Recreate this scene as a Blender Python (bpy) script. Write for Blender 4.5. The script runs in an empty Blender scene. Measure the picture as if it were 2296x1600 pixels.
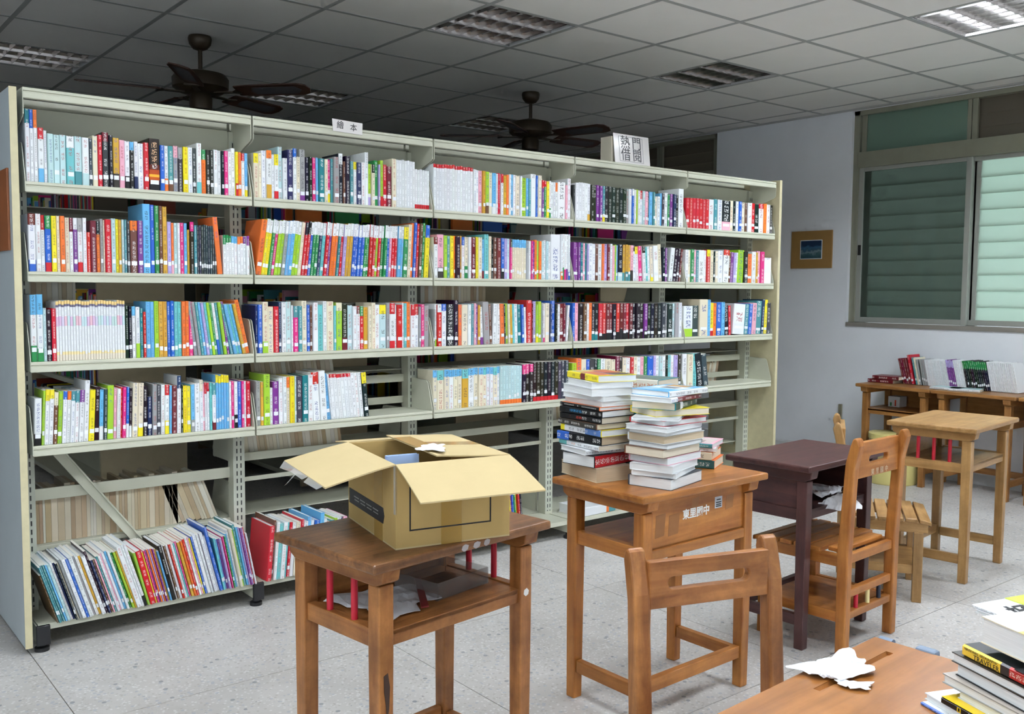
import bpy, math, random, re
from mathutils import Matrix, Vector
random.seed(7)
S = bpy.context.scene
COL = S.collection

# ---------------------------------------------------------------- camera
F_PX = 2104.98
YAW, PITCH, ROLL = 0.6746, -0.0714, 0.0071
CAM = Vector((-0.7463, -3.7856, 1.3699))
cw = Vector((math.sin(YAW)*math.cos(PITCH), math.cos(YAW)*math.cos(PITCH), math.sin(PITCH)))
r0 = Vector((math.cos(YAW), -math.sin(YAW), 0)); u0 = r0.cross(cw)
cr = r0*math.cos(ROLL) + u0*math.sin(ROLL); cu = u0*math.cos(ROLL) - r0*math.sin(ROLL)
cd = bpy.data.cameras.new('camera'); cam = bpy.data.objects.new('camera', cd); COL.objects.link(cam)
cd.sensor_fit = 'HORIZONTAL'; cd.sensor_width = 36.0; cd.lens = F_PX/2296*36.0; cd.clip_start = 0.05
cam.matrix_world = Matrix(((cr.x, cu.x, -cw.x, CAM.x), (cr.y, cu.y, -cw.y, CAM.y), (cr.z, cu.z, -cw.z, CAM.z), (0, 0, 0, 1)))
S.camera = cam

# ---------------------------------------------------------------- world and view
w = bpy.data.worlds.new('sky'); S.world = w; w.use_nodes = True
bg = w.node_tree.nodes['Background']
bg.inputs['Color'].default_value = (0.80, 0.92, 1.0, 1)
bg.inputs['Strength'].default_value = 2.6
TUBE_POWER = 165.0
S.cycles.use_adaptive_sampling = True; S.cycles.adaptive_threshold = 0.12; S.cycles.adaptive_min_samples = 16; S.cycles.max_bounces = 6; S.cycles.diffuse_bounces = 3; S.cycles.glossy_bounces = 3; S.cycles.transmission_bounces = 4; S.cycles.transparent_max_bounces = 8
S.cycles.caustics_reflective = False; S.cycles.caustics_refractive = False
S.view_settings.view_transform = 'Standard'; S.view_settings.look = 'None'
S.view_settings.gamma = 1.0; S.view_settings.use_curve_mapping = False
S.view_settings.exposure = 0.2

# daylight enters through the window band in the wall behind the camera (portal = sampling aid for the sky)
YN = .07-9*.606
WF = (-1.6, 1.2, 1.1, 2.1)
WL = (-4.9, -1.2, .9, 2.6)
pl_ = bpy.data.lights.new('window_portal', 'AREA'); pl_.shape = 'RECTANGLE'; pl_.size = WF[1]-WF[0]; pl_.size_y = WF[3]-WF[2]; pl_.cycles.is_portal = True
po = bpy.data.objects.new('window_portal', pl_); COL.objects.link(po); po.location = ((WF[0]+WF[1])/2, YN-.02, (WF[2]+WF[3])/2); po.rotation_euler = (math.pi/2, 0, math.pi)

pl2 = bpy.data.lights.new('window_portal', 'AREA'); pl2.shape = 'RECTANGLE'; pl2.size = WL[1]-WL[0]; pl2.size_y = WL[3]-WL[2]; pl2.cycles.is_portal = True
po2 = bpy.data.objects.new('window_portal', pl2); COL.objects.link(po2); po2.location = (2.7867-10*.606-.02, (WL[0]+WL[1])/2, (WL[2]+WL[3])/2); po2.rotation_euler = (math.pi/2, 0, math.pi/2)

# ---------------------------------------------------------------- helpers
def lin(h):
    h = h.lstrip('#'); o = []
    for i in (0, 2, 4):
        c = int(h[i:i+2], 16)/255
        o.append(c/12.92 if c <= .04045 else ((c+.055)/1.055)**2.4)
    return tuple(o)

class MB:
    def __init__(s): s.v=[]; s.f=[]; s.m=[]; s.c=[]; s.k=[]; s.uv=[]; s.M=Matrix.Identity(4); s.mi=0; s.col=(1,1,1); s.ink=(0,0,0,0)
    def face(s, pts, m=None, col=None, ink=None, uv=None):
        b=len(s.v)
        for p in pts: s.v.append(tuple(s.M @ Vector(p)))
        s.f.append(list(range(b, b+len(pts)))); s.m.append(s.mi if m is None else m)
        s.c.append(col or s.col); s.k.append(ink or (0,0,0,0)); s.uv.append(uv or [(0,0)]*len(pts))
    def box(s, x0,y0,z0,x1,y1,z1, m=None, col=None, skip=''):
        P=[(x0,y0,z0),(x1,y0,z0),(x1,y1,z0),(x0,y1,z0),(x0,y0,z1),(x1,y0,z1),(x1,y1,z1),(x0,y1,z1)]
        s.poly(P,[(3,2,1,0),(4,5,6,7),(0,1,5,4),(1,2,6,5),(2,3,7,6),(3,0,4,7)],m,col)
    def poly(s,P,F,m=None,col=None):
        b=len(s.v)
        for p in P: s.v.append(tuple(s.M @ Vector(p)))
        for f in F:
            s.f.append([b+i for i in f]); s.m.append(s.mi if m is None else m); s.c.append(col or s.col); s.k.append((0,0,0,0)); s.uv.append([(0,0)]*len(f))
    def prism(s, pr, ax, lo, hi, m=None, col=None):
        n=len(pr)
        def mk(a,b,t): return {'x':(t,a,b),'y':(a,t,b),'z':(a,b,t)}[ax]
        P=[mk(a,b,lo) for a,b in pr]+[mk(a,b,hi) for a,b in pr]
        F=[tuple(range(n)),tuple(range(2*n-1,n-1,-1))]+[(i,(i+n),(i+1)%n+n,(i+1)%n) for i in range(n)]
        s.poly(P,F,m,col)
    def tube(s, rings, n=16, m=None, col=None, cap=True):
        # rings: list of (center, radius), axis free
        c=[Vector(a) for a,_ in rings]; P=[]
        for i,(a,r) in enumerate(rings):
            d=(c[min(i+1,len(c)-1)]-c[max(i-1,0)])
            d=d.normalized() if d.length>1e-9 else Vector((0,0,1))
            x=d.orthogonal().normalized(); y=d.cross(x)
            P+= [tuple(c[i]+r*(x*math.cos(2*math.pi*k/n)+y*math.sin(2*math.pi*k/n))) for k in range(n)]
        F=[]
        for i in range(len(rings)-1):
            F+=[(i*n+k,i*n+(k+1)%n,(i+1)*n+(k+1)%n,(i+1)*n+k) for k in range(n)]
        if cap: F+=[tuple(range(n-1,-1,-1)),tuple((len(rings)-1)*n+k for k in range(n))]
        s.poly(P,F,m,col)
    def lathe(s, pr, c=(0,0,0), n=28, m=None, col=None):
        P=[];F=[]
        for r,z in pr: P+=[(c[0]+r*math.cos(2*math.pi*k/n),c[1]+r*math.sin(2*math.pi*k/n),c[2]+z) for k in range(n)]
        for i in range(len(pr)-1): F+=[(i*n+k,i*n+(k+1)%n,(i+1)*n+(k+1)%n,(i+1)*n+k) for k in range(n)]
        F+=[tuple(range(n-1,-1,-1)),tuple((len(pr)-1)*n+k for k in range(n))]
        s.poly(P,F,m,col)
    def mesh(s, name, mats, colors=False):
        me=bpy.data.meshes.new(name); me.from_pydata(s.v,[],s.f)
        for mt in (mats if isinstance(mats,(list,tuple)) else [mats]): me.materials.append(mt)
        me.polygons.foreach_set('material_index', s.m)
        if colors:
            a=me.color_attributes.new('Col','FLOAT_COLOR','CORNER'); b=me.color_attributes.new('Ink','FLOAT_COLOR','CORNER'); u=me.uv_layers.new(name='UVMap')
            ca=[];cb=[];cu_=[]
            for f,c,k,uv in zip(s.f,s.c,s.k,s.uv):
                for i in range(len(f)): ca+=[c[0],c[1],c[2],1.0]; cb+=list(k); cu_+=list(uv[i])
            a.data.foreach_set('color',ca); b.data.foreach_set('color',cb); u.data.foreach_set('uv',cu_)
        me.update(); return me
    def build(s, name, mats, parent=None, bevel=0, smooth=False, colors=False, weld=False):
        me=s.mesh(name,mats,colors); return link(name,me,parent,bevel,smooth)

def link(name, me, parent=None, bevel=0, smooth=False):
    o=bpy.data.objects.new(name,me); COL.objects.link(o)
    if parent: o.parent=parent
    if smooth:
        for p in me.polygons: p.use_smooth=True
        me.set_sharp_from_angle(angle=math.radians(40))
    if bevel:
        b=o.modifiers.new('bevel','BEVEL'); b.width=bevel; b.segments=2; b.limit_method='ANGLE'; b.angle_limit=math.radians(40)
    return o

def tag(o, label=None, cat=None, group=None, kind=None):
    if label: o['label']=label
    if cat: o['category']=cat
    if group: o['group']=group
    if kind: o['kind']=kind
    return o

def empty(name, loc=(0,0,0), rz=0, **k):
    o=bpy.data.objects.new(name,None); COL.objects.link(o); o.location=loc; o.rotation_euler=(0,0,rz); o.empty_display_size=.05
    return tag(o,**k)

def copy_tree(o, parent=None):
    c=o.copy(); COL.objects.link(c); c.parent=parent
    for ch in o.children: copy_tree(ch,c)
    return c

def text(s, size, name, mat, parent, M, extrude=.0004, sx=1.0, bold=0.0):
    cv=bpy.data.curves.new('tmp_text','FONT'); cv.body=s; cv.size=size; cv.align_x='CENTER'; cv.align_y='CENTER'; cv.extrude=extrude; cv.resolution_u=3; cv.offset=bold
    t=bpy.data.objects.new('tmp_text',cv); COL.objects.link(t)
    dg=bpy.context.evaluated_depsgraph_get(); me=bpy.data.meshes.new_from_object(t.evaluated_get(dg))
    bpy.data.objects.remove(t); bpy.data.curves.remove(cv)
    me.transform(M @ Matrix.Diagonal((sx,1,1,1))); me.materials.clear(); me.materials.append(mat); me.name=name
    return link(name,me,parent)

def T(x,y,z): return Matrix.Translation((x,y,z))
def R(a,ax): return Matrix.Rotation(a,4,ax)
def FRONT(x,y,z,rot=0): return T(x,y,z) @ R(math.pi/2,'X') @ R(rot,'Z')     # plane facing -y

# ---------------------------------------------------------------- materials
def nt(name):
    m=bpy.data.materials.new(name); m.use_nodes=True; t=m.node_tree
    return m,t,t.nodes['Principled BSDF'],(lambda k,**kw: mk(t,k,**kw)),t.links.new
def mk(t,k,**kw):
    n=t.nodes.new(k)
    for a,b in kw.items():
        if a in ('operation','blend_type','data_type','attribute_name','feature','noise_dimensions','distance','wave_type','bands_direction','use_clamp','voronoi_dimensions'): setattr(n,a,b)
        else: n.inputs[a.replace('_',' ')].default_value=b
    return n
def plain(name,c,rough=.5,metal=0,spec=.5,emit=None,es=0,alpha=1,trans=0,noise=0,nscale=12):
    m,t,p,N,L=nt(name)
    p.inputs['Base Color'].default_value=(*c,1); p.inputs['Roughness'].default_value=rough; p.inputs['Metallic'].default_value=metal
    p.inputs['Specular IOR Level'].default_value=spec; p.inputs['Transmission Weight'].default_value=trans; p.inputs['Alpha'].default_value=alpha
    if emit: p.inputs['Emission Color'].default_value=(*emit,1); p.inputs['Emission Strength'].default_value=es
    if noise:
        tc=N('ShaderNodeTexCoord'); n=N('ShaderNodeTexNoise',Scale=nscale,Detail=5.0,Roughness=.6); L(tc.outputs['Object'],n.inputs['Vector'])
        r=N('ShaderNodeValToRGB'); r.color_ramp.elements[0].position=.3; r.color_ramp.elements[1].position=.7
        r.color_ramp.elements[0].color=(*[max(0,x*(1-noise)) for x in c],1); r.color_ramp.elements[1].color=(*[min(1,x*(1+noise*.6)) for x in c],1)
        L(n.outputs['Fac'],r.inputs['Fac']); L(r.outputs['Color'],p.inputs['Base Color'])
    return m

def wood(name, light, dark, axis, rough=.38, wear=.25):
    m,t,p,N,L=nt(name); p.inputs['Roughness'].default_value=rough; p.inputs['Specular IOR Level'].default_value=.45
    tc=N('ShaderNodeTexCoord'); oi=N('ShaderNodeObjectInfo'); mp=N('ShaderNodeMapping')
    sc={'x':(3,34,34),'y':(34,3,34),'z':(34,34,3)}[axis]; mp.inputs['Scale'].default_value=sc
    ad=N('ShaderNodeVectorMath',operation='SCALE'); cx=N('ShaderNodeCombineXYZ')
    L(oi.outputs['Random'],cx.inputs[0]); L(oi.outputs['Random'],cx.inputs[1]); L(oi.outputs['Random'],cx.inputs[2])
    L(cx.outputs[0],ad.inputs[0]); ad.inputs['Scale'].default_value=37.0
    L(tc.outputs['Object'],mp.inputs['Vector']); a2=N('ShaderNodeVectorMath',operation='ADD'); L(mp.outputs[0],a2.inputs[0]); L(ad.outputs[0],a2.inputs[1])
    n=N('ShaderNodeTexNoise',Scale=1.0,Detail=4.0,Roughness=.55,Distortion=.6); L(a2.outputs[0],n.inputs['Vector'])
    r=N('ShaderNodeValToRGB'); e=r.color_ramp.elements; e[0].position=.28; e[0].color=(*dark,1); e[1].position=.68; e[1].color=(*light,1); L(n.outputs['Fac'],r.inputs['Fac'])
    n2=N('ShaderNodeTexNoise',Scale=9.0,Detail=6.0,Roughness=.7); L(tc.outputs['Object'],n2.inputs['Vector'])
    r2=N('ShaderNodeValToRGB'); r2.color_ramp.elements[0].position=.35; r2.color_ramp.elements[1].position=.62; r2.color_ramp.elements[0].color=(1-wear,1-wear*1.05,1-wear*1.1,1)
    L(n2.outputs['Fac'],r2.inputs['Fac'])
    mx=N('ShaderNodeMix',data_type='RGBA',blend_type='MULTIPLY'); mx.inputs[0].default_value=1; L(r.outputs[0],mx.inputs[6]); L(r2.outputs[0],mx.inputs[7])
    hv=N('ShaderNodeHueSaturation'); mr=N('ShaderNodeMapRange'); mr.inputs['To Min'].default_value=.82; mr.inputs['To Max'].default_value=1.15
    L(oi.outputs['Random'],mr.inputs['Value']); L(mr.outputs[0],hv.inputs['Value']); L(mx.outputs[2],hv.inputs['Color']); L(hv.outputs[0],p.inputs['Base Color'])
    bp=N('ShaderNodeBump',Strength=.12,Distance=.002); L(n.outputs['Fac'],bp.inputs['Height']); L(bp.outputs[0],p.inputs['Normal'])
    return m
def wood3(name,l,d,**k): return {a:wood(name+'_'+a,lin(l),lin(d),a,**k) for a in 'xyz'}
HONEY=wood3('honey_wood','#c4823f','#9c5a24')
OAK=wood3('oak_wood','#bd9560','#9c7240')
WORN=wood3('worn_wood','#ba7d46','#8a532a',wear=.4)
ORANGE=wood3('orange_wood','#ba7c42','#98602c',wear=.15,rough=.3)
WORNTOP=wood('worn_desktop',lin('#9a6a42'),lin('#5e3f2a'),'x',wear=.55)
MAROON=wood3('maroon_wood','#5c3a36','#43282a',wear=.3,rough=.4)

def floor_mat():
    m,t,p,N,L=nt('terrazzo'); p.inputs['Roughness'].default_value=.42; p.inputs['Specular IOR Level'].default_value=.35
    tc=N('ShaderNodeNewGeometry'); pos=tc.outputs['Position']
    base=N('ShaderNodeTexNoise',Scale=2.2,Detail=6.0,Roughness=.65); L(pos,base.inputs['Vector'])
    r=N('ShaderNodeValToRGB'); e=r.color_ramp.elements; e[0].position=.3; e[0].color=(*lin('#b6b1ac'),1); e[1].position=.7; e[1].color=(*lin('#cfcbc7'),1); L(base.outputs['Fac'],r.inputs['Fac'])
    cur=r.outputs[0]
    for sc,th,c,amt in ((88,.28,'#e8e6e4',.45),(75,.24,'#a8a29a',.6),(48,.2,'#a3a8b2',.6),(27,.10,'#777a80',.7)):
        v=N('ShaderNodeTexVoronoi',Scale=float(sc)); L(pos,v.inputs['Vector'])
        wn=N('ShaderNodeTexWhiteNoise'); L(v.outputs['Position'],wn.inputs['Vector'])
        # chip present where random<.. and distance<th
        a=N('ShaderNodeMath',operation='LESS_THAN'); L(v.outputs['Distance'],a.inputs[0]); a.inputs[1].default_value=th+.12
        b=N('ShaderNodeMath',operation='LESS_THAN'); L(wn.outputs['Value'],b.inputs[0]); b.inputs[1].default_value=.34 if sc>30 else .22
        mu=N('ShaderNodeMath',operation='MULTIPLY'); L(a.outputs[0],mu.inputs[0]); L(b.outputs[0],mu.inputs[1])
        m2=N('ShaderNodeMath',operation='MULTIPLY'); L(mu.outputs[0],m2.inputs[0]); m2.inputs[1].default_value=amt
        mx=N('ShaderNodeMix',data_type='RGBA'); L(m2.outputs[0],mx.inputs[0]); L(cur,mx.inputs[6]); mx.inputs[7].default_value=(*lin(c),1); cur=mx.outputs[2]
    L(cur,p.inputs['Base Color']); return m
FLOOR=floor_mat()
JOINT=plain('floor_joint',lin('#7d7468'),.8)
WALL=plain('white_wall_paint',lin('#eff1f5'),.7,spec=.2,noise=.035,nscale=3)
CEIL=plain('ceiling_tile_board',lin('#e8e6e2'),.85,spec=.1,noise=.03,nscale=2)
TBAR=plain('ceiling_rail_paint',lin('#a3a4a2'),.6)
METAL=plain('sage_shelf_paint',lin('#c8c8b5'),.38,spec=.5,noise=.05,nscale=5)
LAMI=plain('beige_laminate',lin('#cfc5a0'),.45,noise=.07,nscale=25)
LAMIG=plain('grey_laminate',lin('#b9c2c6'),.45,noise=.04,nscale=6)
BLACKP=plain('black_plastic',(.012,.012,.014),.45)
ALU=plain('window_aluminium',lin('#9a9a88'),.4,metal=.25,noise=.05)
ALUW=plain('pale_aluminium',lin('#b4b6ae'),.4,metal=.3)
SILL=plain('grey_sill',lin('#8b857d'),.5)
PAPER=plain('white_paper',lin('#eef0f4'),.7,spec=.2)
INKB=plain('black_ink',(.01,.01,.012),.6)
INKW=plain('white_paint',lin('#e9e9e6'),.6)
RED=plain('red_peg_paint',lin('#c01d34'),.35)
CREAMP=plain('cream_peg_paint',lin('#ead99a'),.35)
NAVYP=plain('navy_peg_paint',lin('#1d2436'),.35)
CHROME=plain('mirror_louver',(.46,.43,.415),.18,metal=1)
STEEL=plain('plate_steel',(.6,.6,.6),.35,metal=.8)
DARKB=plain('fan_bronze',lin('#3a2f22'),.4,metal=.4)
FANB=plain('fan_blade_wood',lin('#42261a'),.45,noise=.2,nscale=20)
CANE=plain('fan_cane',lin('#4c4b50'),.6)
HOUSE=plain('fixture_housing',(.75,.75,.75),.4)
LAMI_D=plain('range_panel',lin('#b3a587'),.6,noise=.06)
SIGNB=plain('brown_sign_board',lin('#9a5a34'),.45,noise=.1)
def book_mat():
    m,t,p,N,L=nt('printed_book_cover'); p.inputs['Roughness'].default_value=.36; p.inputs['Specular IOR Level'].default_value=.4
    c=N('ShaderNodeAttribute',attribute_name='Col'); k=N('ShaderNodeAttribute',attribute_name='Ink'); uv=N('ShaderNodeUVMap')
    sp=N('ShaderNodeSeparateXYZ'); L(uv.outputs[0],sp.inputs[0])
    def M(op,a,b=None,c2=None):
        n=N('ShaderNodeMath',operation=op)
        for i,x in enumerate((a,b,c2)):
            if x is None: continue
            if isinstance(x,(int,float)): n.inputs[i].default_value=x
            else: L(x,n.inputs[i])
        return n.outputs[0]
    u=M('FRACT',sp.outputs[0]); wv=M('MULTIPLY',sp.outputs[1],1.55); cell=M('FRACT',wv)
    m1=M('LESS_THAN',M('ABSOLUTE',M('SUBTRACT',u,.5)),.27); m2=M('LESS_THAN',M('ABSOLUTE',M('SUBTRACT',cell,.5)),.41)
    cx=N('ShaderNodeCombineXYZ'); L(M('MULTIPLY',sp.outputs[0],7.0),cx.inputs[0]); L(M('MULTIPLY',sp.outputs[1],7.5),cx.inputs[1])
    n=N('ShaderNodeTexNoise',Scale=1.0,Detail=1.0); L(cx.outputs[0],n.inputs['Vector']); g=M('MULTIPLY',M('GREATER_THAN',n.outputs['Fac'],.51),.8)
    cx2=N('ShaderNodeCombineXYZ'); L(M('FLOOR',sp.outputs[0]),cx2.inputs[0]); L(M('MULTIPLY',M('FLOOR',wv),.33),cx2.inputs[1])
    n2=N('ShaderNodeTexNoise',Scale=1.0,Detail=0.0); L(cx2.outputs[0],n2.inputs['Vector']); g2=M('GREATER_THAN',n2.outputs['Fac'],.47)
    f=M('MULTIPLY',M('MULTIPLY',M('MULTIPLY',m1,m2),M('MULTIPLY',g,g2)),k.outputs['Alpha'])
    mx=N('ShaderNodeMix',data_type='RGBA'); L(f,mx.inputs[0]); L(c.outputs['Color'],mx.inputs[6]); L(k.outputs['Color'],mx.inputs[7]); L(mx.outputs[2],p.inputs['Base Color'])
    return m
BOOK=book_mat()
def page_mat(name,c):
    m,t,p,N,L=nt(name); p.inputs['Roughness'].default_value=.85; p.inputs['Specular IOR Level'].default_value=.1
    tc=N('ShaderNodeTexCoord'); mp=N('ShaderNodeMapping'); mp.inputs['Scale'].default_value=(900,15,15); L(tc.outputs['Object'],mp.inputs[0])
    n=N('ShaderNodeTexNoise',Scale=1.0,Detail=2.0); L(mp.outputs[0],n.inputs['Vector'])
    r=N('ShaderNodeValToRGB'); e=r.color_ramp.elements; e[0].position=.3; e[1].position=.7; e[0].color=(*[x*.86 for x in c],1); e[1].color=(*c,1); L(n.outputs['Fac'],r.inputs[0]); L(r.outputs[0],p.inputs['Base Color'])
    return m
PG_W=page_mat('white_pages',lin('#eceeee')); PG_C=page_mat('cream_pages',lin('#e8dcc6')); PG_D=page_mat('tan_pages',lin('#d8c4a6'))

# ---------------------------------------------------------------- room
GX,GY,ZC,PI6=2.7867,.07,2.8028,.606
XW=6.0304; XL=GX-10*PI6; YF=GY+8*PI6
fl=MB(); fl.box(XL,YN,-.06,XW,YF,-.0035); floor=tag(fl.build('floor',JOINT),kind='structure')
slab=MB(); g=.0016; SL=1.12; slab.box(g,g,-.02,SL-g,SL-g,0); slab_me=slab.mesh('floor_slab',FLOOR)
X0F,Y0F=1.11-SL*4,-.715-SL*6
for i in range(9):
    for j in range(12):
        x,y=X0F+i*SL,Y0F+j*SL
        if x>XW or y>YF: continue
        if x+SL>XW or y+SL>YF or x<XL or y<YN:
            b=MB(); b.box(max(x,XL)+g,max(y,YN)+g,-.02,min(x+SL,XW)-g,min(y+SL,YF)-g,0); link('floor_slab',b.mesh('floor_slab',FLOOR),floor)
        else:
            o=link('floor_slab',slab_me,floor); o.location=(x,y,0)

ce=MB(); ce.box(XL,YN,ZC+.25,XW,YF,ZC+.3); ceiling=tag(ce.build('ceiling',CEIL),kind='structure')
LIGHTS={(2,-3):1,(-1,-3):1,(-4,-3):1,(2,-6):1,(-1,-6):1,(-4,-6):1,(-1,0):0,(2,0):0,(-4,0):0,(-4,4):0,(-1,4):0,(2,4):0,(-7,0):0,(-7,4):0,(-7,-3):1,(-7,-6):1}
tl=MB(); g=.012; tl.box(g,g,0,PI6-g,PI6-g,.015); tl_me=tl.mesh('ceiling_tile',CEIL); rest=MB()
for i in range(-10,6):
    for j in range(-9,8):
        if (i,j) in LIGHTS: continue
        x,y=GX+i*PI6,GY+j*PI6
        if i>=-6 and j>=-4 and i<5: o=link('ceiling_tile',tl_me,ceiling); o.location=(x,y,ZC)
        elif i==5:
            b=MB(); b.box(x+g,y+g,ZC,XW,y+PI6-g,ZC+.015); link('ceiling_tile',b.mesh('ceiling_tile',CEIL),ceiling)
        else: rest.box(x+g,y+g,ZC,x+PI6-g,y+PI6-g,ZC+.015)
o=rest.build('ceiling_tile',CEIL,ceiling); o['kind']='stuff'
for i in range(-10,6):
    b=MB(); x=GX+i*PI6; b.box(x-.0125,YN,ZC-.002,x+.0125,YF,ZC+.012); b.build('ceiling_rail',TBAR,ceiling)
for j in range(-9,9):
    b=MB(); y=GY+j*PI6; b.box(XL,y-.0125,ZC-.0024,XW,y+.0125,ZC+.012); b.build('ceiling_rail',TBAR,ceiling)
b=MB(); b.box(XW-.03,YN,ZC-.012,XW,YF,ZC+.004); b.build('ceiling_edge_trim',plain('edge_trim_paint',lin('#b5b5b2'),.6),ceiling)

def wallbox(name,boxes,mat=WALL):
    b=MB()
    for q in boxes: b.box(*q)
    return tag(b.build(name,mat),kind='structure')
# right wall with two window openings
W1=(-2.9,.413,1.10,2.79); W2=(1.755,3.9,1.10,2.79); TH=.18
rw=[]
for (a,b2,z0,z1) in ((YN,W1[0],0,ZC+.3),(W1[1],W2[0],0,ZC+.3),(W2[1],YF,0,ZC+.3),(W1[0],W1[1],0,W1[2]),(W1[0],W1[1],W1[3],ZC+.3),(W2[0],W2[1],0,W2[2]),(W2[0],W2[1],W2[3],ZC+.3)):
    rw.append((XW,a,z0,XW+TH,b2,z1))
wallbox('wall_right',rw)
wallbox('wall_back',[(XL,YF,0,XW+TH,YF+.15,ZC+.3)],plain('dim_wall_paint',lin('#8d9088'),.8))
wallbox('wall_left',[(XL-.15,YN,0,XL,WL[0],ZC+.3),(XL-.15,WL[1],0,XL,YF,ZC+.3),(XL-.15,WL[0],0,XL,WL[1],WL[2]),(XL-.15,WL[0],WL[3],XL,WL[1],ZC+.3)])
lw=empty('window_4',(XL,(WL[0]+WL[1])/2,0)); lw['kind']='structure'
for k in range(5):
    bq=MB(); yy_=-(WL[1]-WL[0])/2+k*(WL[1]-WL[0])/4; bq.box(-.1,yy_-.025,WL[2],-.05,yy_+.025,WL[3]); bq.build('mullion',ALU,lw)
wallbox('wall_front',[(XL,YN-.15,0,XW+TH,YN,WF[2]),(XL,YN-.15,WF[3],XW+TH,YN,ZC+.3),(XL,YN-.15,WF[2],WF[0],YN,WF[3]),(WF[1],YN-.15,WF[2],XW+TH,YN,WF[3])])
fw=empty('window_3',((WF[0]+WF[1])/2,YN,0)); fw['kind']='structure'
for k in range(6):
    bq=MB(); xx=-(WF[1]-WF[0])/2+k*(WF[1]-WF[0])/5; bq.box(xx-.025,-.1,WF[2],xx+.025,-.05,WF[3]); bq.build('mullion',ALU,fw)
b=MB(); b.prism([(XW-.012,0),(XW-.012,.10),(XW,.112),(XW,0)],'y',YN,YF); tag(b.build('baseboard_right',plain('baseboard_paint',lin('#d3d4d4'),.5)),kind='structure')

# windows
GLASS,t_,p_,N_,L_=nt('greenish_window_glass'); p_.inputs['Base Color'].default_value=(*lin('#9fb3a4'),1); p_.inputs['Roughness'].default_value=.06; p_.inputs['Transmission Weight'].default_value=.0
p_.inputs['Alpha'].default_value=.66; p_.inputs['Base Color'].default_value=(*lin('#4d574f'),1)
GREENG,t_,p_,N_,L_=nt('green_transom_glass'); p_.inputs['Base Color'].default_value=(*lin('#6b8474'),1); p_.inputs['Roughness'].default_value=.12; p_.inputs['Alpha'].default_value=.8
LOUV,t_,p_,N_,L_=nt('frosted_louver_glass'); p_.inputs['Base Color'].default_value=(*lin('#c3cfc5'),1); p_.inputs['Roughness'].default_value=.3
tr=N_('ShaderNodeBsdfTranslucent',Color=(*lin('#d5e3d8'),1)); ms=N_('ShaderNodeMixShader'); ms.inputs[0].default_value=.5; L_(p_.outputs[0],ms.inputs[1]); L_(tr.outputs[0],ms.inputs[2]); L_(ms.outputs[0],t_.nodes['Material Output'].inputs['Surface'])
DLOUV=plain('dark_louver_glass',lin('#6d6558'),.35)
def window(n,win,split,dark=False):
    y0,y1,z0,z1=win
    root=empty('window_%d'%n,(XW,0,0)); root['kind']='structure'
    def part(name,boxes,mat,bev=.002):
        b=MB()
        for q in boxes: b.box(*q)
        return b.build(name,mat,root,bevel=bev)
    tz0,tz1=2.345,2.465
    part('window_frame',[(.03,y1-.05,z0,.15,y1,z1),(.03,y0,z0,.15,y0+.05,z1),(.03,y0,z1-.035,.15,y1,z1)],ALU)
    part('window_transom',[(.012,y0+.05,tz0,.15,y1-.05,tz1)],ALU)
    part('window_sill',[(-.012,y0+.001,z0,.15,y1-.001,z0+.032)],SILL)
    # lower sashes (two tracks)
    ys=[y1-.05]+[s for s in split]+[y0+.05]
    for k in range(len(ys)-1):
        a,b2=ys[k+1]-.022,ys[k]+.022
        a=max(a,y0+.05); b2=min(b2,y1-.05); off=.04 if k%2==0 else .075
        fr=part('sash_frame',[(off,a,z0+.035,off+.025,a+.04,tz0),(off,b2-.04,z0+.035,off+.025,b2,tz0),(off,a+.04,z0+.035,off+.025,b2-.04,z0+.075),(off,a+.04,tz0-.03,off+.025,b2-.04,tz0)],ALUW)
        if k==0 or dark:
            gl=MB(); gl.box(off+.01,a+.04,z0+.075,off+.016,b2-.04,tz0-.03); gl.build('pane',GLASS,fr)
        lt=MB(); lt.box(off-.006,b2-.035,(z0+tz0)/2-.06,off,b2-.01,(z0+tz0)/2+.02); lt.build('latch',BLACKP,fr,bevel=.002)
        # jalousie behind
        la,lb=ys[k+1]+.0,ys[k]-.06; nb=10; zz=z0+.06; dz=(tz0-.02-zz)/nb
        part('louver_carrier',[(.105,lb,z0,.135,lb+.07,tz0+.01),(.105,la-.03,z0,.135,la+.002,tz0+.01)],ALUW)
        for q in range(nb):
            b=MB(); z=zz+q*dz; b.poly([(.10,la,z-.012),(.118,la,z+dz),(.124,la,z+dz),(.106,la,z-.012),(.10,lb,z-.012),(.118,lb,z+dz),(.124,lb,z+dz),(.106,lb,z-.012)],[(0,1,2,3),(7,6,5,4),(0,4,5,1),(1,5,6,2),(2,6,7,3),(3,7,4,0)])
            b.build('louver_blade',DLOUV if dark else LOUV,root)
    # upper lights
    for k in range(len(ys)-1):
        a,b2=ys[k+1],ys[k]
        part('upper_sash_frame',[(.05,b2-.045,tz1,.075,b2-.005,z1-.035),(.05,a,tz1,.075,a+.03,z1-.035)],ALU)
        if k==0 and not dark:
            gl=MB(); gl.box(.06,a+.03,tz1,.066,b2-.045,z1-.035); gl.build('transom_pane',GREENG,root)
            gl=MB(); gl.box(.1,a,tz1,.106,b2,z1-.035); gl.build('louver_blade',LOUV,root)
        else:
            for q in range(3):
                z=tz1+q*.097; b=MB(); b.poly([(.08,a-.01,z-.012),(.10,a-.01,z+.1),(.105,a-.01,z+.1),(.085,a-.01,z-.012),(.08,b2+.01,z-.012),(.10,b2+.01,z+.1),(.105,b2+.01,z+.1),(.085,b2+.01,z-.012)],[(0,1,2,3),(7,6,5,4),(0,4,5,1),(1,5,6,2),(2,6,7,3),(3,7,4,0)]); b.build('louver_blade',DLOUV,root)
    return root
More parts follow.
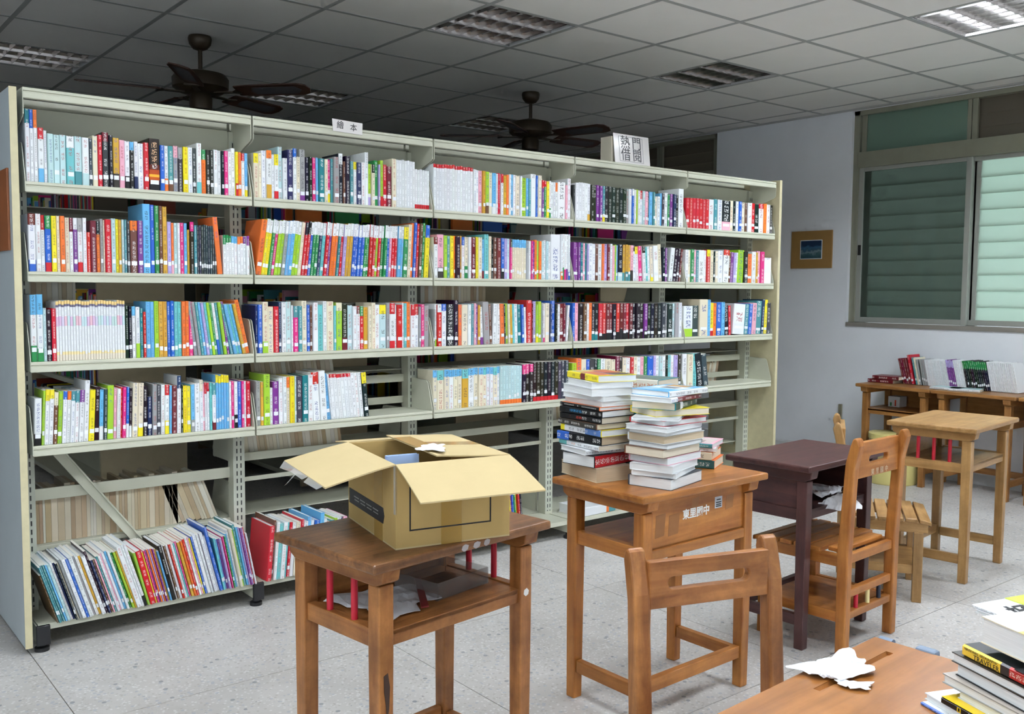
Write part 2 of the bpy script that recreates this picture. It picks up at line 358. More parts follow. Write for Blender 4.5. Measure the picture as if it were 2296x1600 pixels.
window(1,W1,[-.5,-1.35,-2.15]); window(2,W2,[3.1,2.5],dark=True)

# framed picture on the wall
def pic_mat():
    m,t,p,N,L=nt('landscape_print'); p.inputs['Roughness'].default_value=.3
    tc=N('ShaderNodeTexCoord'); sp=N('ShaderNodeSeparateXYZ'); L(tc.outputs['Generated'],sp.inputs[0])
    n=N('ShaderNodeTexNoise',Scale=4.0,Detail=4.0); L(tc.outputs['Generated'],n.inputs['Vector'])
    a=N('ShaderNodeMath',operation='MULTIPLY_ADD'); L(n.outputs['Fac'],a.inputs[0]); a.inputs[1].default_value=.5; L(sp.outputs[2],a.inputs[2])
    r=N('ShaderNodeValToRGB'); e=r.color_ramp.elements; e[0].position=.3; e[0].color=(*lin('#2f4f58'),1); e[1].position=1.2 if False else .98; e[1].color=(*lin('#1d3350'),1)
    for ps,c in ((.5,'#45656b'),(.62,'#7f9396'),(.72,'#39586a'),(.86,'#3d6282')): x=e.new(ps); x.color=(*lin(c),1)
    L(a.outputs[0],r.inputs[0]); L(r.outputs[0],p.inputs['Base Color']); return m
pr=empty('framed_picture',(XW,.745,1.717),label='small landscape photo in a wide brown mat on white wall',cat='picture')
b=MB(); b.box(-.012,-.192,-.153,0,.192,.153); b.build('mat_board',plain('brown_mat',lin('#a37c45'),.7,noise=.05),pr,bevel=.002)
b=MB(); b.box(-.0135,-.103,-.078,-.011,.103,.078); b.build('white_border',PAPER,pr)
b=MB(); b.box(-.0145,-.097,-.072,-.0115,.097,.072); b.build('photo_print',pic_mat(),pr)

# ---------------------------------------------------------------- ceiling lights and fans
TUBE_ON=plain('lit_tube',(.9,.95,1),.5,emit=(.86,.93,1.0),es=TUBE_POWER); TUBE_BOOST=plain('new_lit_tube',(.9,.95,1),.5,emit=(.84,.92,1.0),es=TUBE_POWER*1.75); TUBE_OFF=plain('unlit_tube',(.8,.8,.8),.4)  # extra emission added to the right column tubes to brighten the right wall
WLOUV=plain('white_lit_louver',(.85,.86,.88),.3,metal=.3)
def fixture(i,j,on):
    where={(2,-3):'glowing square ceiling lamp with white grid louver near the window wall',(-1,0):'unlit mirror louver ceiling lamp above the middle of the bookcase',(2,0):'smaller looking unlit mirror louver ceiling lamp near the white wall corner',(-4,4):'dim unlit louver ceiling lamp at far left above bookcase',(-1,4):'dark unlit louver ceiling lamp behind the left fan blades',(2,4):'dark unlit louver ceiling lamp behind the right ceiling fan'}
    lab=where.get((i,j),'%s louver ceiling lamp outside the view, %s row, %s column'%('lit' if on else 'unlit',{-6:'camera',-3:'second',0:'third',4:'far'}[j],{-7:'far left',-4:'left',-1:'middle',2:'right'}[i]))
    x,y=GX+i*PI6,GY+j*PI6; r=empty('ceiling_light',(x+PI6/2,y+PI6/2,ZC),label=lab,cat='ceiling light',group='louver ceiling lights')
    h=.285
    b=MB(); b.box(-h,-h,.095,h,h,.105)
    for s in (-1,1): b.box(min(s*h,s*(h+.006)),-h,.0,max(s*h,s*(h+.006)),h,.1); b.box(-h,min(s*h,s*(h+.006)),0,h,max(s*h,s*(h+.006)),.1)
    b.build('housing',HOUSE,r)
    lm=CHROME
    for k in range(4):   # long fins run along x
        b=MB(); yy=-h+.004+k*(2*h-.008)/3; b.prism([(yy-.0015,.0),(yy+.0015,.0),(yy+.005,.016),(yy+.012,.034),(yy-.012,.034),(yy-.005,.016)],'x',-h+.002,h-.002); b.build('long_fin',lm,r)
    for k in range(7):
        xx=-h+.04+k*(2*h-.08)/6
        b=MB(); b.prism([(xx-.001,.002),(xx+.001,.002),(xx+.005,.030),(xx-.005,.030)],'y',-h+.002,h-.002); b.build('cross_fin',lm,r)
    for k in range(3):
        yy=-h+(k+.5)*(2*h)/3; b=MB(); b.tube([((-h+.02,yy,.04),.013),((h-.02,yy,.04),.013)],12); b.build('tube',(TUBE_BOOST if i==2 else TUBE_ON) if on else TUBE_OFF,r,smooth=True)
for (i,j),on in LIGHTS.items(): fixture(i,j,on)

def fan(x,y,rot,label):
    r=empty('ceiling_fan',(x,y,0),rot,label=label,cat='ceiling fan',group='ceiling fans')
    b=MB(); b.lathe([(.062,2.8),(.066,2.785),(.06,2.755),(.04,2.73),(.018,2.722)][::-1]); b.build('canopy',DARKB,r,smooth=True)
    b=MB(); b.tube([((0,0,2.60),.012),((0,0,2.73),.012)],12); b.build('downrod',DARKB,r,smooth=True)
    b=MB(); b.lathe([(.05,2.475),(.125,2.487),(.155,2.51),(.158,2.56),(.14,2.585),(.08,2.6),(.02,2.615)]); b.build('motor_housing',DARKB,r,smooth=True)
    b=MB(); b.lathe([(.05,2.385),(.062,2.39),(.064,2.45),(.055,2.475)]); b.build('switch_cup',DARKB,r,smooth=True)
    for k in range(5):
        a=2*math.pi*k/5
        bb=MB(); bb.M=R(a,'Z'); bb.prism([(.09,-.02),(.2,-.012),(.24,-.05),(.24,.05),(.2,.012),(.09,.02)],'z',2.478,2.486); bb.build('blade_iron',DARKB,r)
        bb=MB(); bb.M=R(a,'Z') @ R(-.24,'X'); bb.M=R(a,'Z') @ T(0,0,2.49) @ R(-.24,'X'); bb.prism([(.22,-.055),(.3,-.064),(.6,-.068),(.645,-.05),(.66,0),(.645,.05),(.6,.068),(.3,.064),(.22,.055)],'z',-.004,.004); bl=bb.build('blade',FANB,r,bevel=.002)
        bb=MB(); bb.M=R(a,'Z') @ T(0,0,2.49) @ R(-.24,'X'); bb.prism([(.33,-.04),(.58,-.043),(.61,0),(.58,.043),(.33,.04),(.31,0)],'z',-.0055,.0055); bb.build('cane_insert',CANE,bl)
fan(1.274,1.618,.42,'dark ceiling fan with cane insert blades above leftmost bookcase bay')
fan(3.692,1.567,-.04,'dark ceiling fan further right, over the middle of the bookcase')
# ---------------------------------------------------------------- bookcase
XB=[.0133,.883,1.791,2.7035,3.6149,4.4943]; ZT=2.0857; ZS=[1.7502,1.4249,1.092,.7798]; ZB=.1044; YB=.215
bc=empty('bookcase',((XB[0]+XB[-1])/2,.25,0),label='long sage green steel bookcase of five bays filled with books',cat='bookcase')
BO=Vector(((XB[0]+XB[-1])/2,.25,0))
def bpart(mb,name,mat,parent=None,bevel=0,**k):
    mb.v=[tuple(Vector(p)-BO) for p in mb.v]
    return mb.build(name,mat,parent or bc,bevel=bevel,**k)
def slot_mat():
    m,t,p,N,L=nt('slotted_post_paint'); p.inputs['Roughness'].default_value=.4
    tc=N('ShaderNodeTexCoord'); sp=N('ShaderNodeSeparateXYZ'); L(tc.outputs['UV'],sp.inputs[0])
    def M(op,a,b=None):
        n=N('ShaderNodeMath',operation=op)
        for i,x in enumerate((a,b)):
            if x is None: continue
            if isinstance(x,(int,float)): n.inputs[i].default_value=x
            else: L(x,n.inputs[i])
        return n.outputs[0]
    a=M('LESS_THAN',M('ABSOLUTE',M('SUBTRACT',M('ABSOLUTE',sp.outputs[0]),.009)),.0028)
    b=M('LESS_THAN',M('ABSOLUTE',M('SUBTRACT',M('FRACT',M('MULTIPLY',sp.outputs[1],30.0)),.5)),.3)
    f=M('MULTIPLY',a,b); mx=N('ShaderNodeMix',data_type='RGBA'); L(f,mx.inputs[0]); mx.inputs[6].default_value=(*lin('#bfc2b3'),1); mx.inputs[7].default_value=(.03,.03,.03,1); L(mx.outputs[2],p.inputs['Base Color']); return m
SLOT=slot_mat()
# end panels
b=MB(); b.box(-.030,-.02,.03,-.006,.53,2.078); pl=bpart(b,'end_panel',LAMIG,bevel=.002)
b=MB(); b.box(-.0305,-.0225,.03,-.0055,-.0195,2.0785); bpart(b,'edge_band',LAMI,pl)
b=MB(); b.box(-.038,.02,1.50,-.0302,.32,1.795); bpart(b,'sign_board',SIGNB,pl,bevel=.002)
b=MB(); b.box(4.502,-.02,.03,4.526,.53,2.098); pr_=bpart(b,'end_panel',LAMI,bevel=.002)
b=MB(); b.box(4.5015,-.0225,.03,4.5265,-.0195,2.0985); bpart(b,'edge_band',LAMI,pr_)
for i,x in enumerate(XB):
    xx=min(max(x,XB[0]+.02),XB[-1]-.02)
    b=MB()
    b.box(xx-.026,.185,.03,xx+.026,.245,2.04)
    me_f=[(xx-.0262,.1845,.12),(xx+.0262,.1845,.12),(xx+.0262,.1845,2.0),(xx-.0262,.1845,2.0)]
    b.face(me_f,m=1,uv=[(-.026,.12),(.026,.12),(.026,2.0),(-.026,2.0)])
    b.v=[tuple(Vector(p)-BO) for p in b.v]
    b.build('upright',[METAL,SLOT],bc,colors=True)
    b=MB(); b.box(xx-.02,-.005,.035,xx+.02,.50,.098); ft=bpart(b,'base_leg',METAL,bevel=.002)
    for yy in (-.016,.49):
        b=MB(); b.box(xx-.024,yy,.028,xx+.024,yy+.014,.104); bpart(b,'end_cap',BLACKP,ft,bevel=.003)
        b=MB(); b.lathe([(.026,0),(.026,.014),(.014,.018),(.014,.03)],(xx,yy+.035 if yy<0 else yy-.02,0)); bpart(b,'levelling_foot',BLACKP,ft)
LIP=[(0,0),(-.003,-.003),(-.003,-.011),(.002,-.013),(.002,-.017),(-.003,-.019),(-.003,-.037),(.0,-.039),(.018,-.039),(.018,-.036),(.003,-.036),(.003,-.004)]
def shelf_at(i,z,base=False,back=False):
    xa,xb=XB[i]+.006,XB[i+1]-.006; b=MB()
    if not back:
        prof=[(y,z+dz) for y,dz in LIP]+[(YB,z-.004),(YB,z)]
        if base: prof=[(0,z+.0),(-.002,z-.022),(.006,z-.022),(.006,z-.004),(YB+.02,z-.004),(YB+.02,z)]
    else:
        prof=[(.5-y,z+dz) for y,dz in LIP][::-1]; prof=[(.255,z),(.255,z-.004)]+prof
        if z<.2: prof=[(.255,z),(.255,z-.004),(.5,z-.004),(.5,z)]
    b.prism(prof,'x',xa,xb); sh=bpart(b,'shelf',METAL)
    if base: return sh
    for k,x in enumerate((xa-.002,xb-.0008)):
        b=MB()
        pf=[(-.002,z-.036),(-.002,z+.01),(.034,z+.128),(.039,z+.138),(.05,z+.144),(.19,z+.15),(.205,z+.14),(.205,z-.036)]
        if back: pf=[(.5-y,zz) for y,zz in pf][::-1]
        b.prism(pf,'x',x,x+.0028); bpart(b,'bracket',METAL,sh)
    return sh
for i in range(5):
    xa,xb=XB[i]+.006,XB[i+1]-.006
    b=MB(); b.prism([(y,ZT+dz) for y,dz in LIP]+[(YB,ZT-.004),(YB,ZT)],'x',xa,xb); cn=bpart(b,'canopy',METAL)
    for x in (xa-.002,xb-.0008):
        b=MB(); b.prism([(-.002,ZT-.001),(-.002,ZT-.095),(.012,ZT-.105),(.19,ZT-.165),(.205,ZT-.165),(.205,ZT-.001)],'x',x,x+.0028); bpart(b,'bracket',METAL,cn)
    b=MB(); b.box(xa+.02,.2,1.925,xb-.02,.204,2.045); bpart(b,'back_plate',METAL)
    for z in ZS: shelf_at(i,z)
    shelf_at(i,ZB,base=True)
    # far side of the case: canopy, shelves and stop rails
    b=MB(); b.box(xa,.255,ZT-.03,xb,.5,ZT); bpart(b,'canopy',METAL)
    for z in (1.68,1.30,.97,.62,.345,.1): 
        if not (i in(2,3) and z==.345) and not (i==0 and z in (.62,.97)): shelf_at(i,z,back=True)
    for z in ((.527,.574),(.326,.345)) if i==0 else ((.906,.946),(.80,.835),(.593,.63),(.50,.52)):
        b=MB(); b.box(xa+.015,.228,z[0],xb-.015,.24,z[1]); bpart(b,'stop_rail',METAL,bevel=.002)
    if i>0:
        b=MB(); b.box(xa+.015,.228,1.19,xb-.015,.24,1.235); bpart(b,'stop_rail',METAL,bevel=.002)
# diagonal brace in the first bay
b=MB(); b.prism([(.125,.74),(.15,.74),(.475,.30),(.475,.268),(.46,.268),(.125,.715)],'y',.205,.222); bpart(b,'diagonal_brace',METAL)
b=MB(); b.prism([(.15,.74),(.158,.74),(.475,.31),(.475,.30)],'y',.195,.222); bpart(b,'diagonal_brace_flange',METAL)

# signs on the case
sg=empty('shelf_sign',(1.3275,-.006,2.09),label='small laminated picture book sign hanging on second bay canopy',cat='sign')
LAMS=plain('laminated_paper',lin('#e4dfdc'),.12)
b=MB(); b.prism([(-.0755+.004,-.026),(.0755,-.03),(.0765,.022),(-.0755,.027)],'y',-.0012,.0012); b.build('card',LAMS,sg)
text('繪',.036,'character',INKB,sg,FRONT(-.036,-.0016,.001)); text('本',.036,'character',INKB,sg,FRONT(.03,-.0016,-.004))
sg=empty('shelf_sign',(3.167,.02,2.0865),label='large laminated popular loans sign standing on the bookcase top',cat='sign')
b=MB(); b.M=R(-.12,'X'); b.box(-.14,-.0015,0,.145,.0015,.168); b.build('card',LAMS,sg)
b=MB(); b.M=R(-.12,'X')
for q in ((-.1,.015,-.098,.155),(.09,.015,.092,.155),(-.1,.013,.092,.015),(-.1,.153,.092,.155)): b.box(q[0],-.0022,q[1],q[2],-.0012,q[3])
b.build('printed_frame',plain('grey_ink',(.25,.25,.26),.6),sg)
GINK=plain('soft_black_ink',(.07,.07,.075),.6)
for c,x,z in (('熱',-.05,.118),('門',.042,.118),('借',-.05,.048),('閱',.042,.048)): text(c,.078,'character',GINK,sg,R(-.12,'X') @ FRONT(x,-.0024,z))
b=MB(); b.box(3.02,.045,2.0865,3.12,.13,2.235); tag(b.build('card_box',plain('cream_card',lin('#d8d0bd'),.6)),'cream card box standing behind the large laminated sign','box')

# ---------------------------------------------------------------- ranges in the dark behind
for k,(x,w_) in enumerate(((1.04,.51),(2.32,.51),(3.595,.51),(5.1,.52))):
    r=empty('library_range',(x,2.0,0),label=['beige end panel range behind the leftmost bay','beige end panel range behind the second bay','beige end panel range with brown board behind the third bay','beige end panel range nearest the window wall, behind fourth bay'][k],cat='bookcase',group='ranges behind the bookcase')
    b=MB(); b.box(-w_/2,0,.03,w_/2,.025,1.80); b.build('end_panel',LAMI_D,r,bevel=.002)
    if k in (2,3): b=MB(); b.box(-.16,-.012,1.40,.16,-.001,1.76 if k==2 else 1.70); b.build('sign_board',SIGNB,r)
    b=MB(); b.box(-w_/2,1.9,.03,w_/2,1.925,1.80); b.build('end_panel',LAMI_D,r)
    for z in (.1,.45,.78,1.11,1.44,1.77):
        b=MB(); b.box(-w_/2,.026,z-.03,w_/2,1.899,z); b.build('shelf',METAL,r)
    b=MB(); b.box(-.01,.026,.03,.01,1.899,1.77); b.build('back_panel',METAL,r)
# ---------------------------------------------------------------- books
PALH=dict(W='#e6e8ea',c='#e3d9c0',k='#17181b',g='#9a9c9c',n='#27335a',b='#2f62c0',s='#6cb4e2',t='#1f7a80',q='#6fc0c2',a='#bcd8da',e='#2c8a4c',l='#a2cc3a',y='#efdc2e',o='#ee7a34',r='#c8242c',m='#6e1f28',p='#efb0c0',h='#d8337f',v='#7c3c8c',i='#b4a6d8',u='#6b4a36',f='#d2a23c',j='#3b4048',d='#37342f',x='#4d8f96')
PAL={k:lin(v) for k,v in PALH.items()}
CN=dict(W='white',c='cream',k='black',g='grey',n='navy',b='blue',s='sky blue',t='teal',q='aqua',a='pale aqua',e='green',l='lime',y='yellow',o='orange',r='red',m='maroon',p='pink',h='magenta',v='purple',i='lilac',u='brown',f='ochre',j='charcoal',d='dark brown',x='blue green')
DARKC=set('knbtermhvujdx')
def jit(c,a=.06):
    k=1+random.uniform(-a,a); return tuple(min(1,max(0,x*k+random.uniform(-.012,.012))) for x in c)
def parse(s,h0):
    out=[]; lean=0.0
    for tok in s.split():
        if tok[0]=='@': lean=math.radians(float(tok[1:])); continue
        mt=re.match(r'([A-Za-z]+)(?:\^(\w))?(?:_(\w))?(?:~([\d.]+))?(?:!(\d+))?(?:\*(\d+))?$',tok)
        c,tp,bt,wd,hg,n=mt.groups()
        for q in range(int(n or 1)):
            out.append(dict(c=c,top=tp,bot=bt,w=float(wd or 28),h=(float(hg)/1000 if hg else h0)+random.uniform(-.003,.003),lean=lean,set=bool(n and int(n)>3)))
    return out
ROWS=[]   # (bay,row,x0,x1,y,z,spec,h0)
def row(bay,r,spec,h0,x0=None,x1=None,scale=None): ROWS.append((bay,r,spec,h0,x0,x1,scale))
row(0,0,"W^t~33!262 W^b~26!262 W^o~26!260 W^r_s~40!200 W~26!190 a~40 a~44 a~47 q^W~56 a_x~56 W_a~50 j~28 c~40!190 r~32!192 d^m~50!208 k~28!198 f_d~50!188 p~40 W_k~38 k^s~32 W_n~34 W~42 r~40 kz~88!202 b~34 W_o~34 x_u~40 g^p~40 d^g~38 y~40 W~38 j~32 W_q~40!200 o^e~40 d~32 d~30 W~36 W~32 k~24 h~34 W~30 W~36!196 y_r~22 o~30 W^r~30 s_y~30",.18)
row(0,1,"W^m_b~55!208 W~38!208 W^r~32!208 b^e_r~46!206 y~36!206 c~28 o~34 c~36 W^m~30 v^W~32 W^g_r~38 W~28 r~30!150 m~45!196 o^k~30!196 g~24 c~14!200 r~48!202 a~34 y~26 f~26 a~20 x~20 j~26 u^o~60!200 v~42!202 s~64!268 b~32!266 e~36!266 u~30!266 f~40!266 i~34 o_p~26 a~30 W~22 h~36!206 s~28 f~20!180 k^h~34!212 x~26!198 j~19!198*9 @-5 o~46!236 @0 W^e~27!160*3 W^s~27!160*2 W^o~27!160*2 W^v~27!160*2",.204)
row(0,2,"W^s_e~44!246 W^s_e~44!246 a~22!196 k~38!190 r~30!196 P^f~20!224*25 k~27!203 k~27!203 W^s~28!200 W_l~32!198 t~26!196 r~22!182 s~34!222 s~32!222 l~34!222 f~36!222 f~32!222 b~30!221 b~30!221 q~30!221 q~30!221 o~30!220 o~30!220 h~36!220 @-7 g~30!219 g~24!219 x~24!219 s~24!219 i~24!219 q~24!219 l~24!219 e~24!219 W_b~26!214 x~24!218 l~26!219 v~26!219 @-12 x~28!213 s~28!213 q~24!212 s~26!212 f~28!212 o~38!232",.22)
row(0,3,"@2 W_k~52!176 @3 l~18!204 W^y~32!204 W^y~32!204 u^c~30 l~34 W^b~30 W^o~28 W^x~30 W^x~32 W^v~34 W~38!236 y~42!196 k~40!206 @2 s_W~32 j~26 l~50!208 p~26 W~26 r~16 h~28 b_W~24 k_W~24 c~44!214 c_y~44!214 @1 k~38 n~38!156 g~36!206 j~34!200 W~32 W^r_y~36 s~20 m~40!196 W^n~34!230 k~16 @0 y~36!190 y~36!190 s_g~30 W~42 W^c~30!212 p~18 W^r~20 W^r~20 q~20 W^x_m~34!198 s^y~23!226*5 W~20 h~24 W_k~30 b~36 h~24 W~24 r~40!196",.197)
row(0,4,"@-17 u~10!200 x~11!236 x~11!236 x~13!240 s~11!240 a~16!240 W~16!245 n~10!240 k~10!240 c~10!240 g~16!250 W~22!252 b~16!250 W~24!255 g~14!255 W~18!255 f~14!255 W~22!250 k~14!270 n~14!230 u~12!230 p~10!230 x~12!240 W~14!240 p~12!245 W~18!250 s~14!255 W~14!250 e~16!245 l~14!245 f~10!250 W~30!270 W~14!270 W_k~18!270 @-14 l~16!225 r~34!228 y~12!220 h~10!230 v~10!230 o~10!230 i~10!230 o~10!230 v~10!230 f~14!225 s~12!215 k~24!238 W~12!236 u~12!236 W~16!240 r~12!242 W~16!242 q~12!242 h~16!242 f~18!240 o~14!245 r~16!250 W~14!255 p~14!255 y~12!252 b~12!255 W~24!262 W~14!262 v~8!262 W~22!262 W~14!250 b~20!285 @-11 q~14!232 s~14!225 v~12!225 i~10!225 p~10!225 h~12!230 e~10!230 s~14!240 W~16!255 c~18!262 l~10!255 x~20!270 s~12!262 i~10!262 v~10!262 i~10!262 r~10!260 W~10!230",.24)
row(1,0,"c^y~36!186 c~26!186 W~34!198 W^o_f~40!204 W~20!188 W^y_r~34!188 a~34!222 W~34!176 n~44!214 W^b~30!220 c~30!190 g_v~46!222 k~30 k~28 h~30 s~20 t~46 c~28 h_y~26 x~22 g~46!202 k^W~36!222 u~20 k~40!212 x~28 W^y~26 n~42 W~34 W~30!236 l_i~30 c^k~28 e~34!208 i~14 l_r~28!208 r~36!194 m~46!184 c~40!222 W~25!220*7 W_r~23!184*6",.19)
row(1,1,"@8 o~44!238 y^W~27!240 y^W~27 e^W~27 h^W~27 l^W~27 l^W~27 @7 g^W~27 s^W~27 s^W~27 l^W~27 l^W~27 c~27 r^k~27 r^k~27 @6 b^W~27 e^W~27 e^W~27 n^W~27 q^W~27 r^W~27 v^W~27 o^W~27 o^W~27 t^W~27 @5 r^W~27 i^W~27 f^W~27 f^W~27 b^W~27 b^W~27 b^W~27 b^W~27 e^W~27 @4 e^W~27 r^W~27 r^W~27 l^W~27 r^W~27 e^W~27 e^W~27 @3 b^W~27 p^W~27 r^W~27 r^W~27 s^W~27 s^W~25 e^y~44!236 c~34!250 o~28!258 b~28!258 r~28!258 u~28!258 e~28!258 y^b~44!252",.236)
row(1,2,"n~18!205 b~34!205 c_l~46!216 c~50!200 r~40!198 n~24!218 W~36!218 a~44!220 W~14!206 h^x~40!202 x~32!202 c~44!222 b~28!205 u~22!206 W~42!218 q~46!206 W~32!220 c~62!222 q~20!202 l^c~54!216 k_m~52!206 a~46!202 W~34!200 W^m~34!196 r^e~36!198 f~40!192 c~28!196 c~36!216 W~48!206 a^y~62!202 g~24!210 W^r_r~52!212 W~24!204 r~52!200 W~20!214 q~26!210 o~34!218 W^r~42!204 W^r~42!204 g~20!190 h~36!206 g~50!200",.205)
row(1,3,"g~36!190 f~26!190 l~54!222 W~28!160 v~52!186 W~34!200 W~32!206 c^o~30!204 y~40!204 a~16!204 j~56!206 t~52!206 W~48!206 @-3 W^r~66!220 W~60!220 @-6 s~36!212 W~14!206 @-5 W^r~34!205*6 W~34!205*3 k^y~46!208",.2,x1=XB[1]+.56)
row(1,4,"@5 r~16!240 u~8!262 W~10!250 q~12!245 W~14!245 q~10!240 r~10!240 W~12!235 c~14!240 r~10!245 W~16!235 s~12!250 W~12!232 b~16!235 s~14!262 W~12!230 r~12!220 x~12!225 l~10!230 W~14!235 n~12!228 p~14!230",.24,x0=XB[1]+.03,x1=XB[1]+.42)
row(2,0,"W^r~25!222*15 W~28!214 W~28!212 p~40!210 f~26!210 l_u~36!210 c~36!206 s_W~40!206 W~22!206 r~24!206 W^r~26!206 f~32!200 o~24!206 W~22!206 s~30!206 W~26!206 c~42!206 W~18!204 l~52!200 s~26!196 x~24!196 W~56!222 b~18!215 c~40!218 v^r~26!192 e^r~26!192 y~30!192 W_e~24!192 W~28!192 W~28!190 W^o~26!190 W~86!196 p~22!184 W~38!216",.2)
row(2,1,"W^m~36!196 p_d~62!208 l~32!206 x~32!206 y~36!206 o~12 k~42!206 f~22!206 W^b~30!206 c_e~32!206 W~24!206 m~44!202 y~24!204 c~38!204 s_m~32!198 q~44!220 c~28!214 k~20!204 u~32!206 m~40!206 b_k~32!206 i~32!204 a~32!204 h^d~22!204 c^s~25!202*6 g~26!202 W~26!202 h~18!200 v~18!200 o~26!204 l~26!204 o~28!204 a~28!204 W~26!204 a~26!204 W~24!204 W~110!244 W_o~24!244 W_e~20!244 W_h~24!244 W_v~24!244 W_b~20!244",.204)
row(2,2,"g~16!180 W_l~22!204 r^W~42!204 W^b~50!204 k~84!206 k~46!222 o~34!204 c~62!204 W~36!206 x~26!206 p~22!206 v~26!206 f~26!200 @-3 W_v~32!190 g~64!214 u~28!205 @2 W~42!206 W~40!206 @-2 o~42!204 k~24!204 l~24!204 c~22!204 f~24!204 q~26!204 W~40!204 t~40!204 b~26!200 W~24!190 @0 r~62!222 m~18!205 i~32!216 l_y~26!200 l~36!218 g~26!210 W_h~30!205 c~50!206 n~22!206 b~46!218 k~22!206 W~34!204 m~50!206 m~26!204 @4 W~26!196",.205)
row(2,3,"c^s~40 c^q~66 c^s~50 W^s~45 c^s~42 c^s~45 f^q~66 W^s~62 c^s~45 c^s~46 c^q~40 W^s~36 W^s~34 c^q~46 W^s~30 a_o~30!196*8 k^h~42!198*3 k_r~43!206*7 j~42!206*3",.195)
row(2,4,"@-5 s~14!200 r~12!200 f~12!200 o~12!200 y~12!200 v~12!200 b~12!200 e~12!200 y~14!200 r~12!200 k~14!205",.2,x0=XB[2]+.4,x1=XB[2]+.56)
row(3,0,"d~14!190 W~26!202*4 W_f~26!202 k~26!196 k~26!196 v~24!196 v~24!196 x_y~22!196 k~34!196*6 g~26!196 W~24!196 b^W~18!196 W~18 l~16!196 W~24!194 W^r~26!194 a~22!194 p~26!194 k~18!194 s~34!194 x~18!194 c~26!170 W~30!170 s~18!190 j~26!190 W~34!194 e~22!190 v~30!190 n~28!190 k~26!190 W~52!226",.194)
row(3,1,"v~20!204*3 t~20!204 p~18!204 t~16!204 i~14!200 W~30!204 W~26!204 u~26!204 W~34!204 o~18!204 i~28!204 m~22!204 W~22!204 p~18!200 l~18!200 s~16!200 k_a~42!205 f_x~22!204*3 p_d~26!204 @-4 W^k~28!200 W^y~28!200 h~34!200 W^k~28!200 q~26!200 W~22!200 c_y~26!200 W~44!205 c~34!218 @0 k~24!198 v~20!198 j~18!198 @6 W~40!198 k~34!196 k~30!196 m~20!196",.204)
row(3,2,"b~20!208 p~28!208 k~34!206 u~26!206 W~22!206 o~24!208 k_t~28!204 k_t~28 r_k~28 r_k~28 m_k~28 m_k~28 k~28 r_k~28 m_k~28 m_k~28 r_k~28 m_k~28 k~34*3 v_k~30 k~32*4 j~34 g~22!200 k~46!200 a~24!206 g~34!206 W~28!206",.204)
row(3,3,"l~30!190 o~36!214 c~34!206 b~22!206 j~34!206 k~26!206 e~24!206 W~30!206 c~40!200 c~30!200 m~30!214 d~30!210 c~26!206 W~30!206 r~24!206 c~30!206 W~28!206 p~24!206 e~24!206 b~46!206 i~22!206 W~28!206 a~26!206 W~26!206 k~20!206 q~24!206 W~24!206 i~28!206 d~24!206",.206)
row(4,0,"r~27!180*7 W~42!182 x~28!186 W~38!186 k_p~74!184 c~30!186 k~22!186 W~22!186 b~26!186 c~34!186 u~22!186 W~38!186 r~30!184 k~42!184 W^r~44!186 o~26!188 W~32!188 k~24!184",.186)
row(4,1,"W~26!196 c~22!196 e~28!200 p~22!196 x~20!192 W~46!196 W~20 r^y~26!200 c~26!200 k~18 c~24!190 W~40!196 @3 W^r~52!206 u~22!190 v~26!190 i~22!190 W~20!190 l~54!208 @0 k~34!198 o~42!190 W~38!204 f~16 p~30!204 h~34!204 W~72!166",.195)
row(4,2,"W_l~64!186 j~44!186 c~60!226 s~22!226 y_r~28!206 o~24!206 b~34!206 s~24!206 @-3 k~34!190 r~20!190 @4 W~90!196 x~34!196 b~28!196 @3 p~34!200 x~44!214 n~22!228 y~24!222 @0 j~30!202",.2)
row(4,3,"W~34!206 c~42!206 q~34!206 @-8 k~52!206 j~40!200",.206,x1=XB[4]+.26)

BAYN=['leftmost bay','second bay','third bay','fourth bay','rightmost bay','desks under the window']; SHN=['top shelf','second shelf','third shelf','fourth shelf','bottom shelf','row']
def ordn(n): return '%d%s'%(n,'th' if 10<n%100<14 else {1:'st',2:'nd',3:'rd'}.get(n%10,'th'))
BOOKS=[]
for bay,r,spec,h0,x0,x1,sc in ROWS:
    it=parse(spec,h0); z=(ZS+[ZB])[r]
    a=XB[bay]+.012 if x0 is None else x0; e=XB[bay+1]-.012 if x1 is None else x1
    wid=[q['w']/math.cos(q['lean']) for q in it]
    # lean offset between neighbouring groups
    pads=[0]*len(it)
    for k in range(1,len(it)):
        d_=it[k]['lean']-it[k-1]['lean']
        if it[k]['lean']>it[k-1]['lean']+.001: pads[k]=.0
        if abs(d_)>.05: pads[k]=abs(d_)*.03
    lead=0
    if it and it[0]['lean']<0: lead=abs(math.sin(it[0]['lean']))*it[0]['h']*.95
    a+=lead
    tail=abs(math.sin(it[-1]['lean']))*it[-1]['h']*.5 if it[-1]['lean']>0 else 0
    L_av=(e-a-tail)-sum(pads)-.0004*len(it); k_=L_av/sum(wid); x=a
    for n,q in enumerate(it):
        t_=q['w']*k_; x+=pads[n]
        yj=random.uniform(.008,.02) if not q['set'] else .014
        if r==4: yj=random.uniform(-.028,-.01)
        BOOKS.append(dict(q,t=t_,x=x,y=yj,z=z+.0005,bay=bay,row=r,n=n+1,d=min(.185,max(.12,q['h']*.72)) if r<4 else .2))
        x+=t_/math.cos(q['lean'])+.0004
def proj(p):
    d_=Vector(p)-CAM; zz=d_.dot(cw); return (1148+F_PX*d_.dot(cr)/zz,800-F_PX*d_.dot(cu)/zz)
def book_M(q):
    th=q['lean']; t_=q['t']
    if th>0: return T(q['x']+t_/math.cos(th) ,q['y'],q['z']) @ R(th,'Y') @ T(-t_,0,0)
    return T(q['x'],q['y'],q['z']) @ R(th,'Y')
